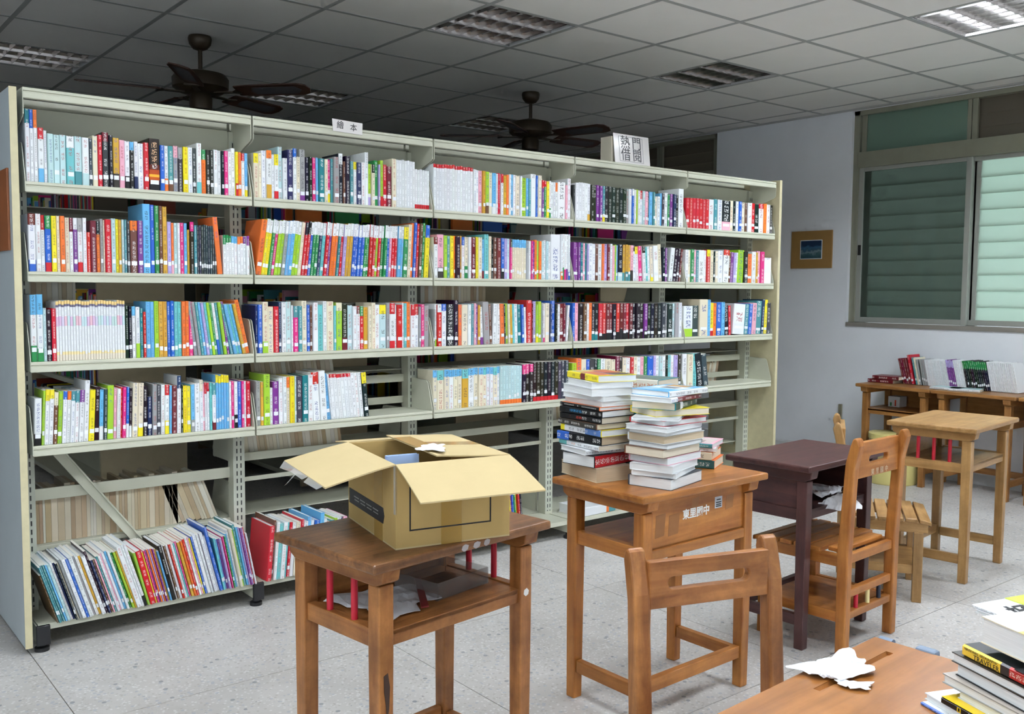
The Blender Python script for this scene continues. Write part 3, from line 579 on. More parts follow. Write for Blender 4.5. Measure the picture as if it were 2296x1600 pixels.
for q in BOOKS:
    M_=book_M(q); q['M']=M_
    a=proj(M_ @ Vector((0,0,0))); b=proj(M_ @ Vector((q['t'],0,0))); c=proj(M_ @ Vector((0,0,q['h'])))
    q['area']=abs((b[0]-a[0])*(c[1]-a[1])-(b[1]-a[1])*(c[0]-a[0]))*(.25 if q['row']==4 and q['bay']>1 else 1)
WROW=parse("@-15 m~26!190*4 @-13 r~30!215 x~20!200 c~22!200 @-12 g~20!188*4 W~15!190*16 @-13 v^i~20!196*4 W~20!198*5 @-13 k^e~21!200*12 @-12 W~20!200*14",.19)
yy=-.21
for n,q in enumerate(WROW):
    t_=q['w']*.00062; M_=T(5.80,yy,.7015) @ R(-math.pi/2,'Z') @ R(q['lean'],'Y'); yy-=t_/math.cos(q['lean'])+.0004
    if n in (4,7): yy-=.012
    a=proj(M_ @ Vector((0,0,0))); b=proj(M_ @ Vector((t_,0,0))); c=proj(M_ @ Vector((0,0,q['h'])))
    BOOKS.append(dict(q,t=t_,M=M_,bay=5,row=5,n=n+1,d=.15,area=abs((b[0]-a[0])*(c[1]-a[1])-(b[1]-a[1])*(c[0]-a[0]))*(3 if n<5 else 1)))
def bands_of(q):
    c=q['c']; base=jit(PAL[c[0] if c[0] in PAL else 'W'],.05); h=q['h']; dk=c[0] in DARKC
    rr=random.Random(q['bay']*31+q['row']*7+ord(c[0])) if q['set'] else random
    inkc=(*((.85,.85,.82) if dk else rr.choice([(.03,.03,.04),(.03,.03,.04),(.05,.08,.3),(.4,.04,.04)])),.55 if q['set'] else .9)
    noink=(0,0,0,0); out=[]
    lo,hi=0.0,1.0
    if c=='kz':
        return [(0,.12,PAL['k'],noink),(.12,.2,lin('#5a1c10'),noink),(.2,.26,lin('#c85a18'),noink),(.26,.31,lin('#ffb638'),noink),(.31,.4,lin('#b0481a'),noink),(.4,.5,lin('#61200f'),inkc),(.5,1,lin('#221713'),(.8,.5,.3,1))],base
    if c=='P':
        md=random.choice(['#e8c0cc','#dcbcd8','#c4dcd8','#e6c4d0','#d6d0e4','#c9e0e4']); w=PAL['W']
        return [(0,.1,lin('#e6dccb'),noink),(.1,.15,lin('#f0dfa8'),noink),(.15,.58,w,(.35,.35,.4,.5)),(.58,.74,lin(md),noink),(.74,.9,w,(.3,.3,.4,.8)),(.9,.94,lin('#77728c'),noink),(.94,1,lin('#efcf8c'),noink)],w
    if q['bot']:
        f_=random.uniform(.16,.3) if not q['set'] else .11; out.append((0,f_,PAL[q['bot']],noink)); lo=f_
    if q['top']:
        f_=random.uniform(.74,.84) if q['top']!='s' else (.7 if q['bot'] else .82)
        if q['bay']==1 and q['row']==1: f_=.76
        if q['set']: f_={'r':.92,'e':.72,'i':.74,'s':.8,'y':.86,'h':.95}.get(q['top'],.8)
        hi=f_
    if not q['set'] and random.random()<.35 and not q['bot'] and not q['top']:
        f_=random.uniform(.3,.7); c2=jit(base,.12) if not dk else base; out+=[(lo,f_,c2,noink if random.random()<.4 else inkc),(f_,hi,base,inkc)]
    else: out.append((lo,hi,base,inkc))
    if q['top']:
        tc=PAL[q['top']]; out.append((hi,1,jit(tc,.04),(*((.85,.85,.82) if q['top'] in DARKC else (.05,.05,.06)),1)))
    return out,base
def book_geo(mb,q,bands,side,solid=True,pages=None,edge=(.85,.82,.74)):
    t_,h,d=q['t'],q['h'],q['d']; e=min(.0025,t_*.2); k=random.randint(0,60)
    pr=[(0,.0035),(e,0),(t_-e,0),(t_,.0035)]
    for (f0,f1,c,ink) in bands:
        z0,z1=f0*h,f1*h
        mb.face([(pr[0][0],pr[0][1],z0),(pr[1][0],pr[1][1],z0),(pr[1][0],pr[1][1],z1),(pr[0][0],pr[0][1],z1)],0,c)
        mb.face([(e,0,z0),(t_-e,0,z0),(t_-e,0,z1),(e,0,z1)],0,c,ink,[(k+.0,z0/t_),(k+.999,z0/t_),(k+.999,z1/t_),(k,z1/t_)])
        mb.face([(t_-e,0,z0),(t_,.0035,z0),(t_,.0035,z1),(t_-e,0,z1)],0,c)
    mb.face([(0,.0035,0),(0,.0035,h),(0,d,h),(0,d,0)],0,side); mb.face([(t_,.0035,0),(t_,d,0),(t_,d,h),(t_,.0035,h)],0,side)
    if solid:   # closed block for the tightly packed ones
        mb.face([(0,.0035,h),(e,0,h),(t_-e,0,h),(t_,.0035,h),(t_,d,h),(0,d,h)],0,edge); mb.face([(0,d,0),(0,d,h),(t_,d,h),(t_,d,0)],0,edge); mb.face([(0,.0035,0),(0,d,0),(t_,d,0),(t_,.0035,0),(t_-e,0,0),(e,0,0)],0,edge)
    else:
        w=min(.0014,t_*.18)
        inn=[(w,d),(w,.0045),(t_-w,.0045),(t_-w,d)]; outr=[(0,d),(0,.0035),(t_,.0035),(t_,d)]
        for zz,flip in ((h,0),(0,1)):
            for a in range(3):
                if a==1: P=[(0,.0035,zz),(e,0,zz),(t_-e,0,zz),(t_,.0035,zz),(inn[2][0],inn[2][1],zz),(inn[1][0],inn[1][1],zz)]
                else: P=[(*outr[a],zz),(*outr[a+1],zz),(*inn[a+1],zz),(*inn[a],zz)]
                mb.face(P if flip else P[::-1],0,side)
        for a in range(3): mb.face([(*inn[a],0),(*inn[a],h),(*inn[a+1],h),(*inn[a+1],0)][::-1],0,side)
        mb.face([(0,d,0),(0,d,h),(w,d,h),(w,d,0)],0,side); mb.face([(t_-w,d,0),(t_-w,d,h),(t_,d,h),(t_,d,0)],0,side)
def page_geo(mb,q):
    t_,h,d=q['t'],q['h'],q['d']; w=min(.0014,t_*.18); mb.box(w,.0046,.002,t_-w,d-.002,h-.002)
LABELW=plain('call_number_label',lin('#eef0f6'),.5)
BOOKS.sort(key=lambda q:-q['area'])
NIND=252
stuff=MB(); shelf_group={}
for idx,q in enumerate(BOOKS):
    bands,side=bands_of(q)
    lab_z=random.uniform(.022,.04) if random.random()<.7 and q['t']>.006 else None
    if idx<NIND:
        mb=MB(); book_geo(mb,q,bands,side,solid=False); o=mb.build('book',BOOK,None,colors=True); o.matrix_world=q['M']
        pg=MB(); page_geo(pg,q); pg.build('page_block',random.choice([PG_W,PG_W,PG_C,PG_C,PG_D]) if q['row']!=4 else PG_W,o)
        if lab_z and q['row']!=4:
            lb=MB(); lb.box(q['t']*.12,-.0004,lab_z,q['t']*.88,.001,lab_z+.016); lb.build('spine_label',LABELW,o)
        size='tall ' if q['h']>.225 and q['row']<4 else ('short ' if q['h']<.17 else ('thin ' if q['t']<.009 else ('thick ' if q['t']>.026 else '')))
        cn='black fiery' if q['c']=='kz' else CN.get(q['c'][0],'white')
        extra=(' with %s top'%CN[q['top']]) if q['top'] and q['c']!='kz' and CN[q['top']]!=cn else ((' with %s base'%CN[q['bot']]) if q['bot'] else '')
        ln='leaning ' if abs(q['lean'])>.1 else ''
        tag(o,('%s%s%s book%s, %s from left, %s of %s'%(ln,size if not ln else '',cn,extra,ordn(q['n']),SHN[q['row']],BAYN[q['bay']])),'book','books on the %s of the %s'%(SHN[q['row']],BAYN[q['bay']]))
    else:
        stuff.M=q['M']; book_geo(stuff,q,bands,side)
        if lab_z: stuff.box(q['t']*.12,-.0005,lab_z,q['t']*.88,.001,lab_z+.016,col=PAL['W'])
stuff.M=Matrix.Identity(4)
# books on the far side of the case, fore edges towards us, and on the dim ranges behind
def fore(x0,x1,y,z,h,lean=0,dens=1):
    x=x0
    while x<x1:
        t_=random.uniform(.008,.026); hh=h+random.uniform(-.02,.02); stuff.M=T(x,y,z) @ R(lean,'Y')
        c=random.choice([PAL['c'],lin('#cdbb9d'),lin('#d9cdb6'),lin('#b79f80'),lin('#e2dccd'),lin('#c4ae8c')]); stuff.box(0,0,0,t_,.17,hh,0,jit(c,.08)); x+=t_/math.cos(lean)+.0008
fore(XB[0]+.05,XB[0]+.62,.265,.346,.215); fore(XB[0]+.62,XB[0]+.8,.265,.346,.2,-.35)
fore(XB[1]+.06,XB[1]+.55,.265,.621,.2,-.12); fore(XB[4]+.16,XB[4]+.62,.265,.705,.2,.2); fore(XB[3]+.1,XB[3]+.5,.265,.621,.2,-.1)
fore(XB[1]+.1,XB[1]+.5,.265,.971,.19,-.15); fore(XB[2]+.1,XB[2]+.5,.265,1.301,.17); fore(XB[0]+.03,XB[0]+.22,.265,1.301,.16)
for x,w_ in ((1.04,.51),(2.32,.51),(3.595,.51),(5.1,.52)):
    for z in (.45,.78,1.11,1.44,1.77):
        for s in (-1,1):
            y=2.05
            while y<3.85:
                t_=random.uniform(.012,.03); hh=random.uniform(.17,.25); y+=t_+.001
                if random.random()<.08: y+=.1
                stuff.M=T(x,y,z+.001); xa=.05 if s>0 else -.235
                stuff.box(xa,0,0,xa+.185,t_,hh,0,jit(random.choice(list(PAL.values())),.1))
stuff.M=Matrix.Identity(4)
o=stuff.build('shelved_books',BOOK,None,colors=True); tag(o,'closely packed smaller looking books filling the remaining bookcase shelves','books',kind='stuff')
# ---------------------------------------------------------------- desks
def desk(name,loc,rot,label,mats,topmat=None,w=.6,d=.4,h=.75,panel=True,sides=False,pegs=(0,0),group='school desks',groove=False,low=True):
    r=empty(name,loc,rot,label=label,cat='desk',group=group); X,Y,Z=mats['x'],mats['y'],mats['z']
    lx,ly,ls=w/2-.062,d/2-.055,.0215; zt=h-.024; zb=zt-.042; zr=zb-.11
    b=MB(); b.box(-w/2,-d/2,zt,w/2,d/2,h) if not groove else None
    if groove:   # pen groove cut along the far edge
        gxa,gxb,gy0,gy1=groove
        b.box(-w/2,-d/2,zt,w/2,gy0,h); b.box(-w/2,gy1,zt,w/2,d/2,h); b.box(-w/2,gy0,zt,gxa,gy1,h); b.box(gxb,gy0,zt,w/2,gy1,h); b.prism([(gy0,zt),(gy0,h-.001),(gy0+.004,h-.006),(gy1-.004,h-.006),(gy1,h-.001),(gy1,zt)],'x',gxa,gxb)
        b.build('tabletop',X,r)
    else: b.build('tabletop',topmat or X,r,bevel=.006)
    for s in (-1,1):
        x0,x1=s*lx-ls,s*lx+ls
        b=MB(); e=d/2-.012; b.prism([(-e,zt),(-e+.006,zb+.012),(-e+.03,zb),(e-.03,zb),(e-.006,zb+.012),(e,zt)],'x',x0-.004,x1+.004); b.build('batten',Y,r,bevel=.003)
        for t in (-1,1):
            b=MB(); q=.0185; P=[(s*lx-q,t*ly-q,0),(s*lx+q,t*ly-q,0),(s*lx+q,t*ly+q,0),(s*lx-q,t*ly+q,0),(x0,t*ly-ls,zr-.06),(x1,t*ly-ls,zr-.06),(x1,t*ly+ls,zr-.06),(x0,t*ly+ls,zr-.06),(x0,t*ly-ls,zb),(x1,t*ly-ls,zb),(x1,t*ly+ls,zb),(x0,t*ly+ls,zb)]
            F=[(3,2,1,0),(8,9,10,11)]
            for k in (0,4): F+=[(k,k+1,k+5,k+4),(k+1,k+2,k+6,k+5),(k+2,k+3,k+7,k+6),(k+3,k,k+4,k+7)]
            b.poly(P,F); b.build('leg',Z,r,bevel=.003)
        b=MB(); b.box(s*lx-.013,-ly+ls,zr-.045,s*lx+.013,ly-ls,zr); b.build('side_rail',Y,r,bevel=.002)
        if sides: b=MB(); b.box(s*lx-.006,-ly+ls,zr,s*lx+.006,ly-ls,zb); b.build('side_panel',Y,r)
        b=MB(); b.box(s*lx-.012,-ly+ls,.09,s*lx+.012,ly-ls,.132); b.build('foot_rail',Y,r,bevel=.002)
        n=pegs[0] if s<0 else pegs[1]
        for k in range(n):
            yy=-ly+ls+(2*ly-2*ls)*(k+.8)/(n+.6); b=MB(); b.tube([((s*lx,yy,zr),.0085),((s*lx,yy,zb),.0085)],14); b.build('peg',RED,r,smooth=True)
    b=MB(); b.box(-lx+.013,-ly-.012,zr-.016,lx-.013,ly+.012,zr-.004); b.build('book_shelf',X,r)
    b=MB(); b.box(-lx+ls,-ly-.012,zr-.042,lx-ls,-ly+.006,zr-.0045); b.build('front_rail',X,r,bevel=.002)
    if panel:
        b=MB(); b.box(-lx+ls,ly+.002,zr-.012,lx-ls,ly+.012,zt-.002); b.build('modesty_panel',X,r)
        b=MB(); b.box(-lx+ls,ly-.006,zr-.042,lx-ls,ly+.02,zr-.01); b.build('back_rail',X,r,bevel=.002)
    b=MB(); b.box(-lx+ls,ly-.012,.105,lx-ls,ly+.012,.148); b.build('stretcher',X,r,bevel=.002)
    return r
deskA=desk('school_desk',(.575,-1.737,0),math.radians(7.5),'worn brown school desk with red pegs under the open cardboard box',WORN,topmat=WORNTOP,w=.6,d=.415,pegs=(2,2))
deskB=desk('school_desk',(1.615,-1.65,0),math.radians(181.2),'honey wood school desk with white lettering under the book stacks',HONEY,w=.635,d=.41)
deskC=desk('school_desk',(2.559,-1.579,0),math.radians(4),'dark maroon painted school desk with papers in its compartment',MAROON,w=.6,d=.375,h=.72,sides=True)
deskD=desk('school_desk',(3.875,-1.535,0),math.radians(6.4),'light oak school desk with empty top and three red pegs',OAK,w=.61,d=.42,h=.745,pegs=(3,1))
deskH=desk('school_desk',(.512,-3.12,0),math.radians(3),'orange wood school desk with pen groove in near right corner',ORANGE,w=.6,d=.4,groove=(.015,.251,.141,.154))
GW=wood3('wall_desk_wood','#b98348','#8f5d2c')
gdk=[]
for k,(y,lab) in enumerate(((-.255,'brown school desk against white wall, farthest of the row'),(-.83,'brown school desk against white wall, middle one under window'),(-1.41,'brown school desk against white wall, cut by the photo edge'))):
    gdk.append(desk('school_desk',(5.765,y,0),math.radians(-90),lab,GW,w=.565,d=.42,h=.70,group='desks along the window wall',pegs=(0,0)))
# lettering and sticker on the middle desk (its panel faces the camera)
ly=.41/2-.055
for k,c in enumerate('東里國中'): text(c,.034,'painted_character',INKW,deskB,R(math.pi,'Z') @ FRONT(-.066+k*.034,-ly-.0125,.652),bold=.0009)
b=MB(); b.M=R(math.pi,'Z'); b.box(.08,-ly-.013,.652,.118,-ly-.012,.69); b.build('property_sticker',plain('grey_sticker',lin('#b9bcc2'),.4),deskB)
b=MB(); b.M=R(math.pi,'Z')
for z,wd in ((.68,.022),(.671,.028),(.664,.026),(.658,.028)): b.box(.099-wd/2,-ly-.0134,z-.002,.099+wd/2,-ly-.0129,z+.002)
b.build('sticker_print',INKB,deskB)
PATCH=plain('dark_varnish_patch',lin('#95602f'),.4,noise=.15)
for x,z,w_,h_ in ((-.19,.635,.05,.075),(-.125,.63,.055,.07),(.16,.665,.045,.05),(-.02,.685,.04,.035)):
    b=MB(); b.M=R(math.pi,'Z'); b.prism([(x-w_/2,z-h_/2),(x+w_/2-.006,z-h_/2+.004),(x+w_/2,z+h_/2),(x-w_/2+.004,z+h_/2-.003)],'y',-ly-.0124,-ly-.0119); b.build('tape_mark',PATCH,deskB)
# wear on the left desk: white paint blobs and scribble on edge and leg
for x,s in ((-.02,.012),(.02,.013),(.055,.011)):
    b=MB(); b.M=R(math.radians(0),'Z'); b.prism([(x-s,.734),(x-s*.3,.728),(x+s*.7,.732),(x+s,.742),(x+.1*s,.746),(x-s*.7,.743)],'y',-.2085,-.2074); b.build('paint_blob',plain('chalky_paint',lin('#b9b2b4'),.7),deskA)
for k,c in enumerate('Y X'.split()): text(c,.022,'painted_mark',INKW,deskA,FRONT(.238,-.2015+.029,.64-k*.024))
b=MB(); b.prism([(.228,.555),(.236,.548),(.246,.552),(.248,.562),(.24,.57),(.23,.566)],'y',-.1745,-.1735); b.build('paint_spot',INKW,deskA)
b=MB(); b.prism([(-.247,.47),(-.235,.475),(-.229,.44),(-.232,.385),(-.238,.36),(-.241,.40),(-.246,.43)],'y',-.1748,-.1738); b.build('burn_mark',plain('scorched_wood',lin('#3d2a20'),.6),deskA)
# blue strap hooked over the near desk
sp=empty('plastic_strap',(.805,-2.985,.75),label='grey blue plastic strap hooked on the near desk edge',cat='strap')
SP=plain('grey_blue_plastic',lin('#7d8da2'),.35)
b=MB(); b.box(.0,-.10,-.022,.012,.07,-.008); b.build('bar',SP,sp,bevel=.004)
b=MB(); b.box(-.001,-.03,-.026,.02,.008,.004); b.build('clip',SP,sp,bevel=.005)
b=MB(); b.tube([((.006,.05,-.006),.008),((.006,.075,-.006),.008)],12); b.build('roller',SP,sp)

# ---------------------------------------------------------------- chairs
def slotted(mb,w,h,t,sw,sh,x=0,y=0,z=0,n=40):
    r_=sh/2; hx_=sw/2-r_; pts=[(sx*hx_+r_*math.cos(t),r_*math.sin(t)) for sx,t0 in ((1,-math.pi/2),(-1,math.pi/2)) for t in [t0+math.pi*k/10 for k in range(11)]]
    angs=sorted(set([round(math.atan2(pz,px)%(2*math.pi),6) for px,pz in pts]+[round(math.atan2(sz*h,sx*w)%(2*math.pi),6) for sx in (-1,1) for sz in (-1,1)]))
    o=[];i=[]
    for a in angs:
        c,s=math.cos(a),math.sin(a); k=min(w/2/abs(c) if abs(c)>1e-6 else 9,h/2/abs(s) if abs(s)>1e-6 else 9); o.append((c*k,s*k))
        r=sh/2; hx=sw/2-r
        # ray vs stadium
        lo,hi=0,1
        for _ in range(40):
            md=(lo+hi)/2; px,pz=c*md,s*md; dx=max(abs(px)-hx,0)
            if math.hypot(dx,pz)<r: lo=md
            else: hi=md
        i.append((c*lo,s*lo))
    m=len(angs); P=[]
    for yy in (y-t/2,y+t/2): P+=[(x+a,yy+ (.006*(2*a/w)**2-.004),z+b_) for a,b_ in o]+[(x+a,yy+(.006*(2*a/w)**2-.004),z+b_) for a,b_ in i]
    F=[]
    for k in range(m):
        k2=(k+1)%m
        F+=[(k,k2,m+k2,m+k),(2*m+k2,2*m+k,3*m+k,3*m+k2),(k2,k,2*m+k,2*m+k2),(m+k,m+k2,3*m+k2,3*m+k)]
    mb.poly(P,F)
def chair(loc,rot,label,mats,w=.37,d=.36,sh=.40,top=.835,pegs=False,plate=False,slot=(.16,.03),brz=None,brh=.135):
    r=empty('school_chair',loc,rot,label=label,cat='chair',group='wooden school chairs'); X,Y,Z=mats['x'],mats['y'],mats['z']
    a,f=w/2,d/2; ps=.0205; lean=.03
    for s in (-1,1):
        b=MB(); x0,x1=s*a-ps,s*a+ps; k=(top-sh)
        pr=[(-f-.02,0),(-f+.02,0),(-f+.022,sh),(-f+.012-lean*.4,top-.10),(-f+.012-lean,top-.03),(-f+.004-lean,top-.008),(-f-.006-lean,top),(-f-.018-lean,top-.006),(-f-.026-lean,top-.03),(-f-.024-lean*.4,top-.12),(-f-.022,sh)]
        b.prism(pr,'x',x0,x1); b.build('back_post',Z,r,bevel=.006)
        b=MB(); b.box(s*a-ps,f-.04,0,s*a+ps,f,sh-.06); b.build('front_leg',Z,r,bevel=.003)
        b=MB(); b.box(s*a-.013,-f+.022,sh-.062,s*a+.017 if s>0 else s*a+.013,f+.018,sh-.016); b.build('seat_rail',Y,r,bevel=.003)
        b=MB(); b.box(s*a-.012,-f+.022,.125,s*a+.012,f-.04,.165); b.build('lower_rail',Y,r,bevel=.002)
    n=6; y0,y1=-f+.024,f+.035; ww=(y1-y0)/n
    for k in range(n):
        b=MB(); ya=y0+k*ww+.004; yb=y0+(k+1)*ww-.004; dz=-.0 if 0<k<5 else -.002; fr=-.012 if k==5 else 0
        b.poly([(-a-.02,ya,sh-.018),(a+.02,ya,sh-.018),(a+.02,yb,sh-.018+fr),(-a-.02,yb,sh-.018+fr),(-a-.02,ya,sh),(a+.02,ya,sh),(a+.02,yb,sh+fr),(-a-.02,yb,sh+fr)] if k>0 else [(-a+.022,ya,sh-.018),(a-.022,ya,sh-.018),(a-.022,yb,sh-.018),(-a+.022,yb,sh-.018),(-a+.022,ya,sh),(a-.022,ya,sh),(a-.022,yb,sh),(-a+.022,yb,sh)],[(3,2,1,0),(4,5,6,7),(0,1,5,4),(1,2,6,5),(2,3,7,6),(3,0,4,7)])
        b.build('slat',X,r,bevel=.004)
    b=MB(); b.box(-a+ps,-f-.012,sh-.05,a-ps,-f+.012,sh-.014); b.build('back_seat_rail',X,r,bevel=.003)
    b=MB(); b.box(-a+ps,f-.034,sh-.062,a-ps,f-.012,sh-.02); b.build('front_seat_rail',X,r,bevel=.002)
    bz=brz or top-.095
    b=MB(); slotted(b,w-2*ps+.004,brh,.022,slot[0],slot[1],0,-f-lean*.5,bz); b.build('backrest',X,r,bevel=.004)
    for z in (.235,.15):
        b=MB(); b.box(-a+ps,-f-.012,z-.016,a-ps,-f+.014,z+.014); b.build('back_stretcher',X,r,bevel=.003)
    b=MB(); b.box(-a+.012,-f+.02,.152,a-.012,f-.02,.162); b.build('book_shelf',mats['y'],r)
    if pegs:
        for x,m in ((-.09,RED),(0,CREAMP),(.09,NAVYP)):
            b=MB(); b.tube([((x,-f,.162),.0085),((x,-f,.222),.0085)],14); b.build('peg',m,r,smooth=True)
    if plate:
        b=MB(); b.prism([(f-.028,sh-.10),(f-.02,sh-.107),(f-.012,sh-.10),(f-.012,sh-.022),(f-.02,sh-.016),(f-.028,sh-.022)],'x',a+.017,a+.0205); b.build('metal_plate',STEEL,r)
    return r
chE=chair((2.572,-1.674,0),math.radians(3.2),'honey wooden chair with coloured pegs pushed under the maroon desk',HONEY,pegs=True,slot=(.15,.028))
chF=chair((3.285,-1.50,0),math.radians(212.7),'wooden slatted chair with steel corner plate beside the light oak desk',OAK,w=.345,d=.335,sh=.375,top=.785)
chI=chair((.873,-2.60,0),math.radians(162.5),'reddish wooden chair with long slotted backrest tucked behind near desk',WORN,w=.355,d=.36,sh=.40,top=.795,slot=(.215,.03),brz=.713,brh=.108)
b=MB(); b.M=T(-.345/2,0,0); b.prism([(.335/2-.03,.275),(.335/2-.02,.268),(.335/2-.01,.275),(.335/2-.01,.352),(.335/2-.02,.358),(.335/2-.03,.352)],'x',-.0245,-.0205); b.build('metal_plate',STEEL,chF)
FADE=plain('faded_white_paint',lin('#c9b295'),.6)
for k,c in enumerate('東里國中'): text(c,.026,'faded_character',FADE,chE,FRONT(-.06+k*.036,-.18-.0145-.0145-.006,.69))

# ---------------------------------------------------------------- lying books
def lying(x,y,z,rot,L,Wd,t_,cover,spine,pages,label,group,bands=None,print_=None,name='book'):
    q=dict(t=t_,h=L,d=Wd); mb=MB()
    bd=bands or [(0,1,PAL[spine],(*((.85,.85,.82) if spine in DARKC else (.04,.04,.05)),1))]
    book_geo(mb,q,bd,PAL[cover],solid=False); o=mb.build(name,BOOK,None,colors=True)
    o.matrix_world=T(x,y,z) @ R(rot,'Z') @ T(-L/2,-Wd/2,t_) @ R(math.pi/2,'Y')
    pg=MB(); page_geo(pg,q); pg.build('page_block',pages,o)
    if print_:
        for k,(u0,v0,u1,v1,c) in enumerate(print_):   # printed patches on the upper board, in fractions of length and width
            b=MB(); e=.0003+.0001*k; b.box(-e,v0*Wd,u0*L,0,v1*Wd,u1*L); b.build('cover_print',bm(c),o)
    return tag(o,label,'book',group)
_bm={}
def bm(c):
    if c not in _bm: _bm[c]=plain('print_'+c.strip('#'),lin(c),.3)
    return _bm[c]
def stack(x,y,z,rot,items,sc,nm,group):
    n=len(items)
    for k,it in enumerate(items):
        t_=it[0]*sc; cover,spine,pages,desc=it[1:5]; o=it[5] if len(it)>5 else {}
        L=o.get('L',.205); Wd=o.get('W',.148)
        pos='at the bottom' if k==0 else ('on top' if k==n-1 else '%s from bottom'%ordn(k+1))
        lying(x+o.get('dx',random.uniform(-.006,.006)),y+o.get('dy',random.uniform(-.006,.006)),z,rot+math.radians(o.get('r',random.uniform(-5,5)))+(o.get('flip',0))*math.pi/2,L,Wd,t_,cover,spine,pages,'%s, %s of the %s'%(desc,pos,nm),group,o.get('bands'),o.get('print'))
        z+=t_+.0004
NO=(0,0,0,0); INKW_=(.85,.85,.82,1); INKD=(.04,.04,.05,1)
G1='books stacked on the honey desk'
S90=-math.pi/2
stack(1.425,-1.53,.7503,S90,[
 (.055,'c','c',PG_D,'thick tan paged book',dict(W=.15,r=172)),(.045,'k','r',PG_W,'thick white paged book with red patterned spine',dict(r=95,W=.145,L=.2)),(.02,'W','W',PG_W,'white book with printed cover',dict(r=82,dx=.008)),
 (.02,'W','W',PG_C,'white spined cream paged book',dict(r=-4,dx=-.006,bands=[(0,.2,PAL['q'],NO),(.2,.45,PAL['W'],(.8,.3,.1,1)),(.45,1,PAL['W'],INKD)])),
 (.034,'k','k',PG_D,'black and blue spined book',dict(r=2,dx=-.008,bands=[(0,.28,PAL['b'],INKW_),(.28,1,PAL['k'],INKW_)])),
 (.026,'y','W',PG_W,'blue, white and yellow spined book',dict(r=-3,dx=-.005,bands=[(0,.1,PAL['y'],NO),(.1,.62,PAL['W'],INKD),(.62,1,lin('#5f86c8'),INKW_)])),
 (.022,'u','d',PG_C,'dark brown spined book',dict(r=-5,dx=-.01)),(.025,'k','k',PG_C,'black spined book with red lettering',dict(r=-2,dx=-.004,bands=[(0,.25,PAL['k'],NO),(.25,.55,PAL['k'],(.75,.06,.04,1)),(.55,1,PAL['k'],INKW_)])),
 (.025,'k','k',PG_W,'black spined book with blue lettering',dict(r=-1,dx=-.008,bands=[(0,.25,PAL['k'],NO),(.25,.55,PAL['k'],(.06,.4,.8,1)),(.55,1,PAL['k'],INKW_)])),
 (.014,'o','k',PG_W,'thin red and black spined book',dict(r=-4,dx=-.006)),(.02,'W','W',PG_W,'white paged book',dict(r=174,dx=.012)),(.02,'W','W',PG_W,'white paged book with plain edges',dict(r=178,dx=.006)),
 (.03,'W','W',PG_W,'thick white paged book jutting left',dict(r=165,dx=-.004,W=.155)),(.022,'W','W',PG_W,'white paged book turned slightly',dict(r=160,dx=.004)),
 (.026,'y','y',PG_W,'yellow spined book with colourful cover',dict(r=-14,dx=.01,print=[(.05,.08,.95,.95,'#5b83b9'),(.05,.5,.6,.95,'#b9603f'),(.3,.1,.95,.45,'#c96f45'),(.62,.5,.95,.95,'#46403c'),(.1,.1,.28,.5,'#d8c36a')],bands=[(0,.18,PAL['y'],NO),(.18,.45,PAL['y'],INKD),(.45,.6,PAL['m'],NO),(.6,1,PAL['y'],INKD)]))],.845,'left book stack',G1)
stack(1.522,-1.745,.7503,math.radians(8),[
 (.044,'j','W',PG_W,'thick white paged book with charcoal cover',dict(r=186,L=.215,W=.155,dx=.005)),(.02,'W','W',PG_W,'loose grey white paged book',dict(r=195,L=.2)),(.03,'W','W',PG_W,'bulging white paged book',dict(r=190,L=.205,dx=-.004)),
 (.03,'p','W',PG_W,'pink and white paged book',dict(r=181,L=.2,dx=.006)),(.034,'u','u',PG_C,'cream paged book with brown cover',dict(r=180,L=.21,W=.15,dx=-.01)),(.017,'g','n',PG_W,'grey paged book with dark spine',dict(r=90,L=.15,W=.2)),
 (.032,'W','W',PG_D,'tan paged thick book',dict(r=176,L=.21,dx=.008)),(.016,'g','W',PG_W,'thin grey paged book',dict(r=178,L=.2)),(.02,'W','y',PG_W,'white magazine with yellow and orange spine',dict(r=92,L=.155,W=.21,dx=-.01,bands=[(0,.3,PAL['y'],INKD),(.3,.6,PAL['W'],NO),(.6,1,PAL['o'],INKD)])),
 (.022,'r','y',PG_W,'white paged book with red cover',dict(r=172,L=.205,dx=.014)),(.013,'W','W',PG_W,'thin white book sticking out left',dict(r=205,L=.2,dx=-.02)),(.027,'y','y',PG_C,'cream paged book with yellow cover',dict(r=158,L=.205,dx=.014)),
 (.03,'t','t',PG_C,'cream paged book with dark green spine',dict(r=14,L=.2,dx=.0,bands=[(0,.2,lin('#1f3b35'),NO),(.2,.32,PAL['W'],NO),(.32,1,lin('#2a443c'),INKW_)])),(.02,'W','m',PG_W,'white paged book with maroon spine',dict(r=6,L=.205,dx=-.004,bands=[(0,.2,PAL['W'],(.1,.1,.4,1)),(.2,1,PAL['m'],INKW_)])),
 (.023,'s','W',PG_W,'sky blue covered book with white spine',dict(r=-2,L=.21,dx=.018,print=[(.35,.1,.7,.9,'#e9eef2'),(.42,.3,.62,.7,'#6d6f74'),(.72,.3,.93,.85,'#c99a5b'),(.05,.55,.3,.95,'#9fc6ea')]))],.80,'front book stack',G1)
